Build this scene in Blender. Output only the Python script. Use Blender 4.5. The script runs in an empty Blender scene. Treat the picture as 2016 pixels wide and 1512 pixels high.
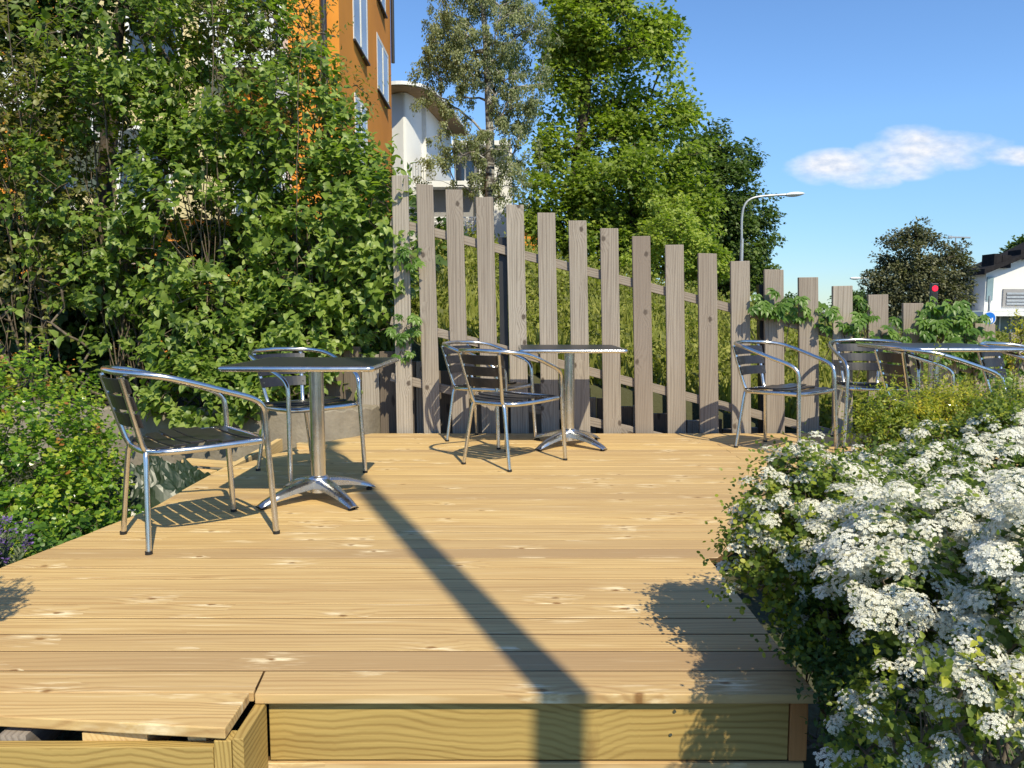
import bpy, bmesh, math, random
import numpy as np
from mathutils import Vector, Matrix
C = bpy.context.scene.collection
scene = bpy.context.scene
R = math.radians
PI = math.pi

# ------------------------------------------------------------------ camera
F_PX = 1514.0
PITCH = math.atan(144.0 / F_PX)
CAM = (0.0, 0.0, 1.0)
cd = bpy.data.cameras.new('camera')
cam = bpy.data.objects.new('camera', cd); C.objects.link(cam)
cam.location = CAM
cam.rotation_euler = (PI / 2 - PITCH, 0, 0)
cd.sensor_width = 36.0
cd.lens = F_PX / 2016 * 36.0
cd.clip_start = 0.05
cd.clip_end = 3000
scene.camera = cam

# ------------------------------------------------------------------ light
SUN_EL = R(47)
SUN_AZ = math.atan2(0.385, -0.93)      # direction towards the sun, from +Y to +X
sun_dir = Vector((math.sin(SUN_AZ) * math.cos(SUN_EL), math.cos(SUN_AZ) * math.cos(SUN_EL), math.sin(SUN_EL)))
ld = bpy.data.lights.new('sun', 'SUN'); ld.energy = 5.0; ld.angle = R(0.53); ld.color = (1.0, 0.91, 0.68)
sun = bpy.data.objects.new('sun', ld); C.objects.link(sun)
sun.rotation_euler = sun_dir.to_track_quat('Z', 'Y').to_euler()

def unit_ray(px, py):
    x = (px - 1008) / F_PX; y = -(py - 756) / F_PX
    c, s = math.cos(PITCH), math.sin(PITCH)
    return (x, c + y * s, -s + y * c)

def G(px, py, z=0.0):
    "pixel of the photograph to the point on the horizontal plane z"
    d = unit_ray(px, py); t = (z - CAM[2]) / d[2]
    return Vector((d[0] * t, d[1] * t, z))

def P(px, py, Y):
    "pixel of the photograph to the point at depth Y"
    d = unit_ray(px, py); t = Y / d[1]
    return Vector((d[0] * t, Y, CAM[2] + d[2] * t))

w = bpy.data.worlds.new('World'); scene.world = w; w.use_nodes = True
nt = w.node_tree; nt.nodes.clear()
N = nt.nodes.new; L = nt.links.new
out = N('ShaderNodeOutputWorld'); bg = N('ShaderNodeBackground')
sky = N('ShaderNodeTexSky'); sky.sky_type = 'NISHITA'; sky.sun_disc = False
sky.sun_elevation = SUN_EL; sky.sun_rotation = SUN_AZ
sky.air_density = 1.0; sky.dust_density = 0.0; sky.ozone_density = 2.6; sky.altitude = 30
bg.inputs['Strength'].default_value = 0.128
tc = N('ShaderNodeTexCoord'); sp = N('ShaderNodeSeparateXYZ'); L(tc.outputs['Generated'], sp.inputs[0])
def wm(op, a, b=None, clamp=False):
    n = N('ShaderNodeMath'); n.operation = op; n.use_clamp = clamp
    for i, v in enumerate((a, b)):
        if v is None: continue
        if isinstance(v, (int, float)): n.inputs[i].default_value = v
        else: L(v, n.inputs[i])
    return n.outputs[0]
yy = wm('MAXIMUM', sp.outputs[1], 0.05)
u = wm('DIVIDE', sp.outputs[0], yy); v = wm('DIVIDE', sp.outputs[2], yy)
def uv_of(px, py):
    d = unit_ray(px, py); return d[0] / d[1], d[2] / d[1]
cmb = N('ShaderNodeCombineXYZ'); L(u, cmb.inputs[0]); L(v, cmb.inputs[1])
mp = N('ShaderNodeMapping'); mp.inputs['Scale'].default_value = (9, 17, 1); L(cmb.outputs[0], mp.inputs[0])
no = N('ShaderNodeTexNoise'); no.inputs['Scale'].default_value = 1.0; no.inputs['Detail'].default_value = 6; no.inputs['Roughness'].default_value = 0.52
L(mp.outputs[0], no.inputs['Vector'])
acc = None
for (px, py, ax, ay, k) in ((1785, 300, 95, 48, 1.0), (1660, 330, 105, 34, 0.85), (1890, 296, 120, 36, 1.0), (1700, 352, 70, 24, .8), (1990, 305, 90, 20, 1.1)):
    cu, cv = uv_of(px, py); au = ax / F_PX; av = ay / F_PX
    e = wm('ADD', wm('POWER', wm('DIVIDE', wm('SUBTRACT', u, cu), au), 2.0), wm('POWER', wm('DIVIDE', wm('SUBTRACT', v, cv), av), 2.0))
    m = wm('MULTIPLY', wm('SUBTRACT', 1.0, wm('MULTIPLY', e, 0.75)), k)
    acc = m if acc is None else wm('MAXIMUM', acc, m)
front = wm('GREATER_THAN', sp.outputs[1], 0.1)
dens = wm('ADD', wm('MULTIPLY', acc, 0.55), wm('MULTIPLY', wm('SUBTRACT', no.outputs['Fac'], 0.5), 1.7))
dens = wm('MULTIPLY', wm('SUBTRACT', dens, 0.0), 1.7, True)
inside = wm('MULTIPLY', wm('ADD', acc, 0.05), 5.0, True)
dens = wm('MULTIPLY', wm('MULTIPLY', dens, front), inside, True)
mp2 = N('ShaderNodeMapping'); mp2.inputs['Scale'].default_value = (12, 24, 1); mp2.inputs['Location'].default_value = (3, 1, 0); L(cmb.outputs[0], mp2.inputs[0])
no2 = N('ShaderNodeTexNoise'); no2.inputs['Detail'].default_value = 5; L(mp2.outputs[0], no2.inputs['Vector'])
cr = N('ShaderNodeValToRGB'); L(no2.outputs['Fac'], cr.inputs[0])
cr.color_ramp.elements[0].position = .3; cr.color_ramp.elements[0].color = (4.6, 5.2, 6.3, 1)
cr.color_ramp.elements[1].position = .62; cr.color_ramp.elements[1].color = (6.9, 6.9, 7.1, 1)
mx = N('ShaderNodeMixRGB'); L(wm('MULTIPLY', dens, 0.95), mx.inputs[0])
tint = N('ShaderNodeMixRGB'); tint.blend_type = 'MULTIPLY'; tint.inputs[0].default_value = 1.0; tint.inputs[2].default_value = (0.86, 1.10, 1.34, 1)
hz_ = wm('ADD', 0.62, wm('MULTIPLY', wm('DIVIDE', sp.outputs[2], 0.22, True), 0.38))
hm = N('ShaderNodeVectorMath'); hm.operation = 'SCALE'; L(sky.outputs[0], hm.inputs[0]); L(hz_, hm.inputs['Scale'])
L(hm.outputs[0], tint.inputs[1]); L(tint.outputs[0], mx.inputs[1]); L(cr.outputs[0], mx.inputs[2])
L(mx.outputs[0], bg.inputs[0]); L(bg.outputs[0], out.inputs[0])

scene.view_settings.view_transform = 'Standard'; scene.view_settings.look = 'None'
scene.view_settings.exposure = 0.16; scene.view_settings.gamma = 1.0
scene.cycles.max_bounces = 6
scene.cycles.transparent_max_bounces = 8

# ------------------------------------------------------------------ object helpers
def tag(o, label=None, cat=None, group=None, kind=None):
    if label: o['label'] = label
    if cat: o['category'] = cat
    if group: o['group'] = group
    if kind: o['kind'] = kind
    return o

def thing(name, label, cat, loc=(0, 0, 0), rz=0.0, group=None):
    o = bpy.data.objects.new(name, None); C.objects.link(o)
    o.empty_display_size = 0.1
    o.location = loc; o.rotation_euler = (0, 0, rz)
    return tag(o, label, cat, group)

def link(name, me, mat, parent=None, world=False):
    "world=True: the mesh is in world coordinates and its parent stands at some place"
    o = bpy.data.objects.new(name, me); C.objects.link(o)
    if mat is not None and len(me.materials) == 0:
        me.materials.append(mat)
    if parent is not None:
        o.parent = parent
        if world:
            o.matrix_parent_inverse = Matrix.LocRotScale(parent.location, parent.rotation_euler, None).inverted()
    return o

def np_mesh(name, V, faces, smooth=False, var=None, wc=None):
    me = bpy.data.meshes.new(name)
    V = np.asarray(V, dtype=np.float32)
    me.vertices.add(len(V)); me.vertices.foreach_set('co', V.ravel())
    tot = sum(len(f) for f in faces)
    idx = np.concatenate([np.asarray(f, dtype=np.int32).ravel() for f in faces])
    sizes = np.concatenate([np.full(len(f), np.asarray(f).shape[1], dtype=np.int32) for f in faces])
    starts = np.concatenate([[0], np.cumsum(sizes)[:-1]]).astype(np.int32)
    me.loops.add(len(idx)); me.loops.foreach_set('vertex_index', idx)
    me.polygons.add(tot); me.polygons.foreach_set('loop_start', starts); me.polygons.foreach_set('loop_total', sizes)
    me.polygons.foreach_set('use_smooth', np.full(tot, bool(smooth)))
    me.update(calc_edges=True)
    if var is not None:
        a = me.attributes.new('var', 'FLOAT', 'POINT'); a.data.foreach_set('value', np.asarray(var, dtype=np.float32))
    if wc is not None:
        a = me.attributes.new('wc', 'FLOAT_VECTOR', 'POINT'); a.data.foreach_set('vector', np.asarray(wc, dtype=np.float32).ravel())
    return me

class MB:
    "collects solids into one mesh"
    def __init__(s): s.v = []; s.f = {}; s.wc = []; s.n = 0
    def add(s, V, faces, wc=None):
        V = np.asarray(V, float).reshape(-1, 3)
        for f in faces:
            s.f.setdefault(len(f), []).append([i + s.n for i in f])
        s.v.append(V); s.wc.append(np.asarray(wc, float) if wc is not None else V.copy()); s.n += len(V)
    def hexa(s, b, t, long=0, rnd=None):
        "b, t: four bottom and four top corners, same winding; long: axis of the grain"
        V = np.array([tuple(p) for p in b] + [tuple(p) for p in t], float)
        F = [(3, 2, 1, 0), (4, 5, 6, 7), (0, 1, 5, 4), (1, 2, 6, 5), (2, 3, 7, 6), (3, 0, 4, 7)]
        order = {0: (0, 1, 2), 1: (1, 0, 2), 2: (2, 0, 1)}[long]
        c = V.mean(0)
        wc = (V - c)[:, order]
        if rnd is not None: wc = wc + np.array([rnd * 37.3, rnd * 11.7, rnd * 5.1])
        s.add(V, F, wc)
    def box(s, x0, x1, y0, y1, z0, z1, long=0, rnd=None):
        s.hexa([(x0, y0, z0), (x1, y0, z0), (x1, y1, z0), (x0, y1, z0)], [(x0, y0, z1), (x1, y0, z1), (x1, y1, z1), (x0, y1, z1)], long, rnd)
    def beam(s, a, b, wd, th, side=(0, 1, 0), rnd=None):
        "box from a to b; wd across, th along 'side'"
        a = Vector(a); b = Vector(b); d = (b - a).normalized(); sd = Vector(side).normalized()
        ac = d.cross(sd).normalized() * (wd / 2); sd = ac.cross(d).normalized() * (th / 2)
        if sd.length == 0: return
        bb = [a - ac - sd, a + ac - sd, a + ac + sd, a - ac + sd]; tt = [b - ac - sd, b + ac - sd, b + ac + sd, b - ac + sd]
        V = np.array([tuple(p) for p in bb + tt]); ln = (b - a).length
        F = [(3, 2, 1, 0), (4, 5, 6, 7), (0, 1, 5, 4), (1, 2, 6, 5), (2, 3, 7, 6), (3, 0, 4, 7)]
        q = [(-wd / 2, -th / 2), (wd / 2, -th / 2), (wd / 2, th / 2), (-wd / 2, th / 2)]
        wc = np.array([(0, x, y) for x, y in q] + [(ln, x, y) for x, y in q])
        if rnd is not None: wc = wc + np.array([rnd * 37.3, rnd * 11.7, rnd * 5.1])
        s.add(V, F, wc)
    def tube(s, pts, r, n=10, caps=True, flat=1.0):
        pts = [Vector(p) for p in pts]
        rr = r if isinstance(r, (list, tuple)) else [r] * len(pts)
        up = Vector((0, 0, 1)); t0 = (pts[1] - pts[0]).normalized()
        if abs(t0.dot(up)) > .9: up = Vector((0, 1, 0))
        nrm = (up - t0 * up.dot(t0)).normalized(); V = []
        for i, p in enumerate(pts):
            t = (pts[min(i + 1, len(pts) - 1)] - pts[max(i - 1, 0)]).normalized()
            nrm = (nrm - t * nrm.dot(t)).normalized(); bn = t.cross(nrm)
            for k in range(n):
                a = 2 * PI * k / n
                V.append(p + nrm * math.cos(a) * rr[i] * flat + bn * math.sin(a) * rr[i])
        F = []
        for i in range(len(pts) - 1):
            for k in range(n):
                k2 = (k + 1) % n
                F.append((i * n + k, i * n + k2, (i + 1) * n + k2, (i + 1) * n + k))
        if caps:
            F.append(tuple(reversed(range(n)))); F.append(tuple((len(pts) - 1) * n + k for k in range(n)))
        s.add([tuple(p) for p in V], F)
    def lathe(s, prof, c=(0, 0, 0), n=24):
        V = []
        for r_, z in prof:
            for k in range(n):
                a = 2 * PI * k / n; V.append((c[0] + r_ * math.cos(a), c[1] + r_ * math.sin(a), c[2] + z))
        F = []
        for i in range(len(prof) - 1):
            for k in range(n):
                k2 = (k + 1) % n; F.append((i * n + k, i * n + k2, (i + 1) * n + k2, (i + 1) * n + k))
        F.append(tuple(reversed(range(n)))); F.append(tuple((len(prof) - 1) * n + k for k in range(n)))
        s.add(V, F)
    def build(s, name, mat, parent=None, world=False, smooth=False, bevel=0.0, seg=2):
        me = np_mesh(name, np.vstack(s.v), [np.array(f) for f in s.f.values()], smooth, wc=np.vstack(s.wc))
        o = link(name, me, mat, parent, world)
        if smooth and hasattr(me, 'set_sharp_from_angle'): me.set_sharp_from_angle(angle=R(40))
        if bevel:
            m = o.modifiers.new('bevel', 'BEVEL'); m.width = bevel; m.segments = seg; m.limit_method = 'ANGLE'
        return o

def cr_spline(pts, k=6):
    pts = [Vector(p) for p in pts]; o = []
    q = [pts[0] * 2 - pts[1]] + pts + [pts[-1] * 2 - pts[-2]]
    for i in range(1, len(q) - 2):
        for j in range(k):
            t = j / k; a, b, c, d = q[i - 1], q[i], q[i + 1], q[i + 2]
            o.append(.5 * ((2 * b) + (c - a) * t + (2 * a - 5 * b + 4 * c - d) * t * t + (3 * b - a - 3 * c + d) * t ** 3))
    o.append(pts[-1]); return o

# ------------------------------------------------------------------ materials
class NT:
    def __init__(s, name):
        s.m = bpy.data.materials.new(name); s.m.use_nodes = True
        s.t = s.m.node_tree; s.b = s.t.nodes['Principled BSDF']; s.o = s.t.nodes['Material Output']
    def n(s, typ, **kw):
        nd = s.t.nodes.new(typ)
        for k, v in kw.items():
            if k in nd.inputs: nd.inputs[k].default_value = v
            else: setattr(nd, k, v)
        return nd
    def l(s, a, b): s.t.links.new(a, b)
    def math(s, op, a, b=None, clamp=False):
        nd = s.n('ShaderNodeMath', operation=op); nd.use_clamp = clamp
        for i, v in enumerate((a, b)):
            if v is None: continue
            if isinstance(v, (int, float)): nd.inputs[i].default_value = v
            else: s.l(v, nd.inputs[i])
        return nd.outputs[0]
    def ramp(s, fac, stops, interp='LINEAR'):
        nd = s.n('ShaderNodeValToRGB'); cr = nd.color_ramp; cr.interpolation = interp
        while len(cr.elements) < len(stops): cr.elements.new(.5)
        for e, (p, c) in zip(cr.elements, stops):
            e.position = p; e.color = tuple(c) + (1,) if len(c) == 3 else c
        s.l(fac, nd.inputs[0]); return nd.outputs[0]
    def mix(s, f, a, b, mode='MIX'):
        nd = s.n('ShaderNodeMixRGB', blend_type=mode)
        for i, v in enumerate((f, a, b)):
            if isinstance(v, (int, float)): nd.inputs[i].default_value = v
            elif isinstance(v, tuple): nd.inputs[i].default_value = v + (1,) if len(v) == 3 else v
            else: s.l(v, nd.inputs[i])
        return nd.outputs[0]
    def noise(s, vec, scale, detail=4, rough=.5, mapping=None):
        if mapping is not None:
            mpn = s.n('ShaderNodeMapping'); mpn.inputs['Scale'].default_value = mapping; s.l(vec, mpn.inputs[0]); vec = mpn.outputs[0]
        nd = s.n('ShaderNodeTexNoise', Scale=scale, Detail=detail, Roughness=rough); s.l(vec, nd.inputs['Vector']); return nd.outputs['Fac']
    def bump(s, h, strength=.3, dist=.01):
        nd = s.n('ShaderNodeBump', Strength=strength, Distance=dist); s.l(h, nd.inputs['Height']); s.l(nd.outputs[0], s.b.inputs['Normal'])
    def set(s, **kw):
        for k, v in kw.items():
            k = k.replace('_', ' ')
            if isinstance(v, (int, float)): s.b.inputs[k].default_value = v
            elif isinstance(v, tuple): s.b.inputs[k].default_value = v + (1,) if len(v) == 3 else v
            else: s.l(v, s.b.inputs[k])
        return s

def wood(name, light, dark, knot, ring_f=110, ring_amt=.35, rough=.62, fleck=None, fibre=.25, kscale=(2.3, 7.0), tone=.25, bump=.25, warpB=1.0, tint2=None, kamt=0.6, big_a=16.0, bigm=(1.0, 5, 4), irr=5.0, kr=.13, joint_y=None):
    s = NT(name)
    at = s.n('ShaderNodeAttribute', attribute_name='wc'); vec = at.outputs['Vector']
    sp = s.n('ShaderNodeSeparateXYZ'); s.l(vec, sp.inputs[0])
    mpn = s.n('ShaderNodeMapping'); mpn.inputs['Scale'].default_value = (kscale[0], kscale[1], 1.3); s.l(vec, mpn.inputs[0])
    jit = s.n('ShaderNodeTexNoise', Scale=9.0, Detail=3.0); s.l(mpn.outputs[0], jit.inputs['Vector'])
    jv = s.n('ShaderNodeVectorMath', operation='MULTIPLY_ADD'); s.l(jit.outputs['Color'], jv.inputs[0]); jv.inputs[1].default_value = (.10, .10, 0); s.l(mpn.outputs[0], jv.inputs[2])
    vo = s.n('ShaderNodeTexVoronoi', Scale=1.0, voronoi_dimensions='2D'); s.l(jv.outputs[0], vo.inputs['Vector'])
    spc = s.n('ShaderNodeSeparateColor'); s.l(vo.outputs['Color'], spc.inputs[0])
    on = s.math('GREATER_THAN', spc.outputs[0], 1 - kamt)
    d = vo.outputs['Distance']
    warp = s.math('POWER', s.math('SUBTRACT', 1.0, s.math('DIVIDE', d, .75), True), 2.0)
    warp = s.math('MULTIPLY', s.math('MULTIPLY', warp, on), warpB)
    big = s.noise(vec, 1.0, 2, .45, bigm)
    g = s.math('ADD', s.math('MULTIPLY', sp.outputs[1], ring_f), s.math('MULTIPLY', big, big_a))
    g = s.math('ADD', g, s.math('MULTIPLY', warp, 5.5)); g = s.math('ADD', g, s.math('MULTIPLY', s.noise(vec, 1.0, 3, .5, (1.4, 55, 30)), irr))
    g = s.math('ADD', g, s.math('MULTIPLY', sp.outputs[2], ring_f * .6))
    ring = s.math('ADD', s.math('MULTIPLY', s.math('SINE', g), .5), .5)
    ring = s.math('POWER', ring, 2.2)
    ring = s.math('MULTIPLY', ring, s.math('MULTIPLY', s.noise(vec, 1.0, 2, .5, (1.2, 14, 9)), 1.75, True))
    fine = s.noise(vec, 1.0, 5, .6, (5, 260, 160))
    mid = s.noise(vec, 1.0, 4, .55, (1.6, 45, 30))
    fac = s.math('ADD', s.math('MULTIPLY', ring, ring_amt), s.math('MULTIPLY', s.math('SUBTRACT', fine, .5), fibre * 2))
    fac = s.math('ADD', fac, s.math('MULTIPLY', s.math('SUBTRACT', mid, .42), 1.1), True)
    col = s.mix(fac, light, dark)
    # per-board tone
    tn = s.n('ShaderNodeTexWhiteNoise', noise_dimensions='1D')
    rr = s.noise(vec, 1.0, 1, .4, (.12, 1.3, .9))
    col = s.mix(s.math('MULTIPLY', s.math('SUBTRACT', rr, .38, True), tone * 3.2, True), col, tint2 or dark)
    if fleck is not None:
        halo = s.math('MULTIPLY', s.math('SUBTRACT', .52, d, True), 2.4)
        fl = s.noise(vec, 1.0, 4, .6, (7, 60, 20))
        fl = s.math('MULTIPLY', s.math('MULTIPLY', s.math('SUBTRACT', fl, .50, True), 7.0), s.math('MULTIPLY', halo, on), True)
        streak = s.noise(vec, 1.0, 3, .5, (2.2, 55, 20))
        fl2 = s.math('MULTIPLY', s.math('SUBTRACT', streak, .60, True), 4.0, True)
        col = s.mix(s.math('MAXIMUM', fl, s.math('MULTIPLY', fl2, .6)), col, fleck)
    kd = s.math('MULTIPLY', s.math('SUBTRACT', kr, d, True), 18.0, True)
    kd = s.math('MULTIPLY', kd, on)
    kn = s.noise(vec, 60, 3, .6)
    kcol = s.mix(kn, knot, dark)
    col = s.mix(kd, col, kcol)
    if joint_y is not None:      # shade of the narrow gaps, painted dark onto the board sides
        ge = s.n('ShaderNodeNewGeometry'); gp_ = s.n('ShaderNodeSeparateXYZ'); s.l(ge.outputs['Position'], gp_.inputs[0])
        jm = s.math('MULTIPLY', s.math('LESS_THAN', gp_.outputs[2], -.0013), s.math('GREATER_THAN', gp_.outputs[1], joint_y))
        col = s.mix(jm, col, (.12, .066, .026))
    s.set(Base_Color=col, Roughness=rough)
    s.b.inputs['Specular IOR Level'].default_value = .35
    h = s.math('ADD', s.math('MULTIPLY', fac, -.6), s.math('MULTIPLY', fine, .6))
    s.bump(h, bump, .004)
    return s.m

def leafmat(name, c0, c1, c2, trans=.35, rough=.42, spec=.5, tipc=None):
    "c0..c2: from dark to light leaves, chosen by the leaf's own 'var'"
    s = NT(name)
    at = s.n('ShaderNodeAttribute', attribute_name='var')
    col = s.ramp(at.outputs['Fac'], [(0, c0), (.5, c1), (1, c2)] if tipc is None else [(0, c0), (.45, c1), (.86, c2), (.95, tipc)])
    s.set(Base_Color=col, Roughness=rough); s.b.inputs['Specular IOR Level'].default_value = spec
    tr = s.n('ShaderNodeBsdfTranslucent')
    tcol = s.mix(1.0, col, (1.3, 1.5, .5), 'MULTIPLY'); s.l(tcol, tr.inputs[0])
    ms = s.n('ShaderNodeMixShader'); ms.inputs[0].default_value = trans
    s.l(s.b.outputs[0], ms.inputs[1]); s.l(tr.outputs[0], ms.inputs[2]); s.l(ms.outputs[0], s.o.inputs[0])
    return s.m

def plain(name, col, rough=.6, metal=0.0, nscale=8, namt=.12, bump=.0, spec=.5, mapping=None, coat=0):
    s = NT(name); t = s.n('ShaderNodeTexCoord')
    nz = s.noise(t.outputs['Object'], nscale, 5, .6, mapping)
    dk = tuple(c * (1 - namt * 2.2) for c in col); lt = tuple(min(1, c * (1 + namt)) for c in col)
    s.set(Base_Color=s.ramp(nz, [(.25, dk), (.7, lt)]), Roughness=rough, Metallic=metal)
    s.b.inputs['Specular IOR Level'].default_value = spec
    if coat: s.b.inputs['Coat Weight'].default_value = coat
    if bump: s.bump(nz, bump, .02)
    return s.m

M = {}
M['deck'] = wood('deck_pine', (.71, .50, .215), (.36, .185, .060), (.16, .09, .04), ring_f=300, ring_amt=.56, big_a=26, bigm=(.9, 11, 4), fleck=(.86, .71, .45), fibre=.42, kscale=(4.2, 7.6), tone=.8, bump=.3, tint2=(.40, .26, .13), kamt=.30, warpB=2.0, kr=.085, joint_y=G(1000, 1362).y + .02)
M['fascia'] = wood('fascia_pine', (.50, .35, .115), (.25, .15, .04), (.11, .055, .03), ring_f=640, ring_amt=.60, fibre=.20, kscale=(3.1, 6.5), tone=.35, bump=.35, warpB=3.6, kamt=.6, big_a=56, kr=.12, bigm=(1.3, 5.5, 3), irr=3)
M['orange_wood'] = wood('orange_pine', (.50, .23, .08), (.30, .12, .04), (.1, .05, .03), ring_f=420, ring_amt=.3)
M['fresh'] = wood('fresh_timber', (.72, .52, .25), (.50, .31, .11), (.2, .1, .05), ring_f=420, ring_amt=.4)
M['fence'] = wood('weathered_timber', (.40, .35, .295), (.150, .120, .098), (.065, .048, .038), ring_f=300, ring_amt=.50, rough=.88, fibre=.55, kscale=(4.6, 6.5), tone=.7, bump=.6, tint2=(.20, .155, .125), warpB=3.6, kamt=.30, big_a=20, bigm=(.7, 9, 5), kr=.13, irr=7)
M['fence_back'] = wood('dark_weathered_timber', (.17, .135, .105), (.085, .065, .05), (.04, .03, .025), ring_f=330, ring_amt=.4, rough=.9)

def alu(name, col, rough, aniso=0):
    s = NT(name); t = s.n('ShaderNodeTexCoord')
    nz = s.noise(t.outputs['Object'], 18, 4, .6); nf = s.noise(t.outputs['Object'], 1.0, 3, .6, (60, 60, 400))
    s.set(Base_Color=s.ramp(nz, [(.3, tuple(c * .86 for c in col)), (.7, col)]), Metallic=1.0)
    s.l(s.math('ADD', rough - .06, s.math('MULTIPLY', nz, .22)), s.b.inputs['Roughness'])
    s.bump(nf, .06, .001)
    return s.m
M['alu'] = alu('polished_aluminium', (.74, .73, .71), .19)
M['cast'] = alu('cast_aluminium', (.74, .75, .77), .23)
M['slat'] = plain('charcoal_slat', (.022, .021, .024), .36, 0, 30, .2, spec=.55)
M['top'] = plain('black_table_laminate', (.026, .026, .029), .42, 0, 60, .2, spec=.55)
M['rubber'] = plain('black_rubber', (.012, .012, .012), .6)
M['concrete'] = None
def concrete():
    s = NT('old_concrete'); t = s.n('ShaderNodeTexCoord'); o = t.outputs['Object']
    a = s.noise(o, 2.2, 6, .65); b = s.noise(o, 38, 4, .6); c = s.noise(o, 1.0, 4, .6, (7, 7, .9))
    col = s.ramp(a, [(.3, (.11, .088, .065)), (.66, (.29, .24, .175))])
    col = s.mix(s.math('MULTIPLY', s.math('SUBTRACT', c, .48, True), 3.0, True), col, (.17, .135, .085))
    col = s.mix(s.math('MULTIPLY', b, .35), col, (.46, .42, .35))
    s.set(Base_Color=col, Roughness=.92); s.bump(s.math('ADD', a, s.math('MULTIPLY', b, .5)), .5, .02); return s.m
M['concrete'] = concrete()
M['orange_render'] = plain('orange_render', (.72, .27, .03), .9, 0, .5, .07, bump=.05)
M['cream_render'] = plain('cream_render', (.62, .52, .27), .9, 0, .6, .05)
M['white_render'] = plain('white_render', (.78, .77, .74), .9, 0, .35, .05)
M['white_paint'] = plain('white_paint', (.80, .80, .79), .5, 0, 2, .03)
M['grey_soffit'] = plain('grey_soffit', (.30, .29, .29), .8, 0, 2, .05)
M['tan_soffit'] = plain('tan_soffit', (.30, .19, .09), .8, 0, 1.5, .2, mapping=(1, 8, 1))
M['dark_metal'] = plain('dark_metal', (.025, .025, .03), .45, 0, 6, .1)
M['zinc'] = plain('galvanised_steel', (.50, .51, .52), .45, .6, 9, .1)
M['glass'] = plain('window_glass', (.05, .07, .085), .06, 0, .8, .3, spec=.9)
M['bark'] = plain('brown_bark', (.085, .065, .048), .95, 0, 12, .4, bump=.6, mapping=(1, 1, .3))
M['twig'] = plain('grey_brown_twig', (.15, .115, .08), .9, 0, 20, .3)
M['soil'] = plain('dark_soil', (.045, .034, .022), 1, 0, 9, .4, bump=.8)
M['dark_roof'] = plain('dark_roofing', (.030, .028, .030), 1.0, 0, 5, .2, spec=.05)
def birchbark():
    s = NT('birch_bark'); t = s.n('ShaderNodeTexCoord')
    a = s.noise(t.outputs['Object'], 1.0, 4, .6, (3, 3, 9))
    s.set(Base_Color=s.ramp(a, [(.42, (.07, .06, .05)), (.52, (.36, .34, .30))]), Roughness=.85); return s.m
M['birchbark'] = birchbark()
M['lilac'] = leafmat('lilac_leaf', (.055, .10, .018), (.19, .275, .043), (.37, .45, .12), .40, .42, .45)
M['lilac2'] = leafmat('green_brown_leaf', (.08, .10, .022), (.20, .215, .05), (.38, .30, .11), .38, .45, .45)
M['maple'] = leafmat('maple_leaf', (.09, .145, .018), (.23, .31, .04), (.42, .48, .10), .45, .45, .4)
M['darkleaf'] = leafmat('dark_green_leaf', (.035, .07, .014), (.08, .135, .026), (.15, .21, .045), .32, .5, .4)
M['birch'] = leafmat('birch_leaf', (.12, .15, .065), (.23, .26, .11), (.38, .40, .20), .42, .45, .5)
M['redtree'] = leafmat('copper_leaf', (.050, .056, .030), (.105, .112, .052), (.22, .21, .10), .28, .5, .5)
M['creeper'] = leafmat('creeper_leaf', (.05, .11, .018), (.11, .21, .032), (.22, .33, .07), .42, .40, .5)
M['spirea'] = leafmat('spirea_leaf', (.045, .08, .013), (.12, .175, .026), (.30, .36, .05), .40, .45, .4)
M['spirea_y'] = leafmat('yellow_green_leaf', (.06, .10, .014), (.17, .23, .03), (.42, .42, .05), .40, .45, .4)
M['golden'] = leafmat('golden_leaf', (.16, .22, .02), (.34, .36, .03), (.60, .48, .05), .4, .45, .4)
M['glossy'] = leafmat('glossy_leaf', (.07, .15, .012), (.19, .32, .028), (.45, .50, .06), .38, .28, .6, (.36, .15, .05))
M['grass'] = leafmat('bank_grass', (.11, .125, .028), (.26, .28, .055), (.46, .44, .12), .42, .55, .3)
M['cover'] = leafmat('ground_cover_leaf', (.045, .11, .016), (.11, .22, .03), (.22, .33, .06), .38, .4, .5)
M['lavender_leaf'] = leafmat('lavender_leaf', (.10, .14, .08), (.18, .22, .13), (.30, .32, .2), .2, .6, .3)
M['lavender_flower'] = leafmat('lavender_flower', (.10, .06, .2), (.16, .10, .32), (.25, .16, .42), .2, .7, .2)
def petal():
    s = NT('white_petal'); at = s.n('ShaderNodeAttribute', attribute_name='var')
    col = s.ramp(at.outputs['Fac'], [(0, (.46, .42, .26)), (.25, (.70, .68, .53)), (1, (.86, .845, .74))])
    s.set(Base_Color=col, Roughness=.7); s.b.inputs['Specular IOR Level'].default_value = .2
    tr = s.n('ShaderNodeBsdfTranslucent'); s.l(col, tr.inputs[0]); ms = s.n('ShaderNodeMixShader'); ms.inputs[0].default_value = .25
    s.l(s.b.outputs[0], ms.inputs[1]); s.l(tr.outputs[0], ms.inputs[2]); s.l(ms.outputs[0], s.o.inputs[0]); return s.m
M['petal'] = petal()

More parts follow.
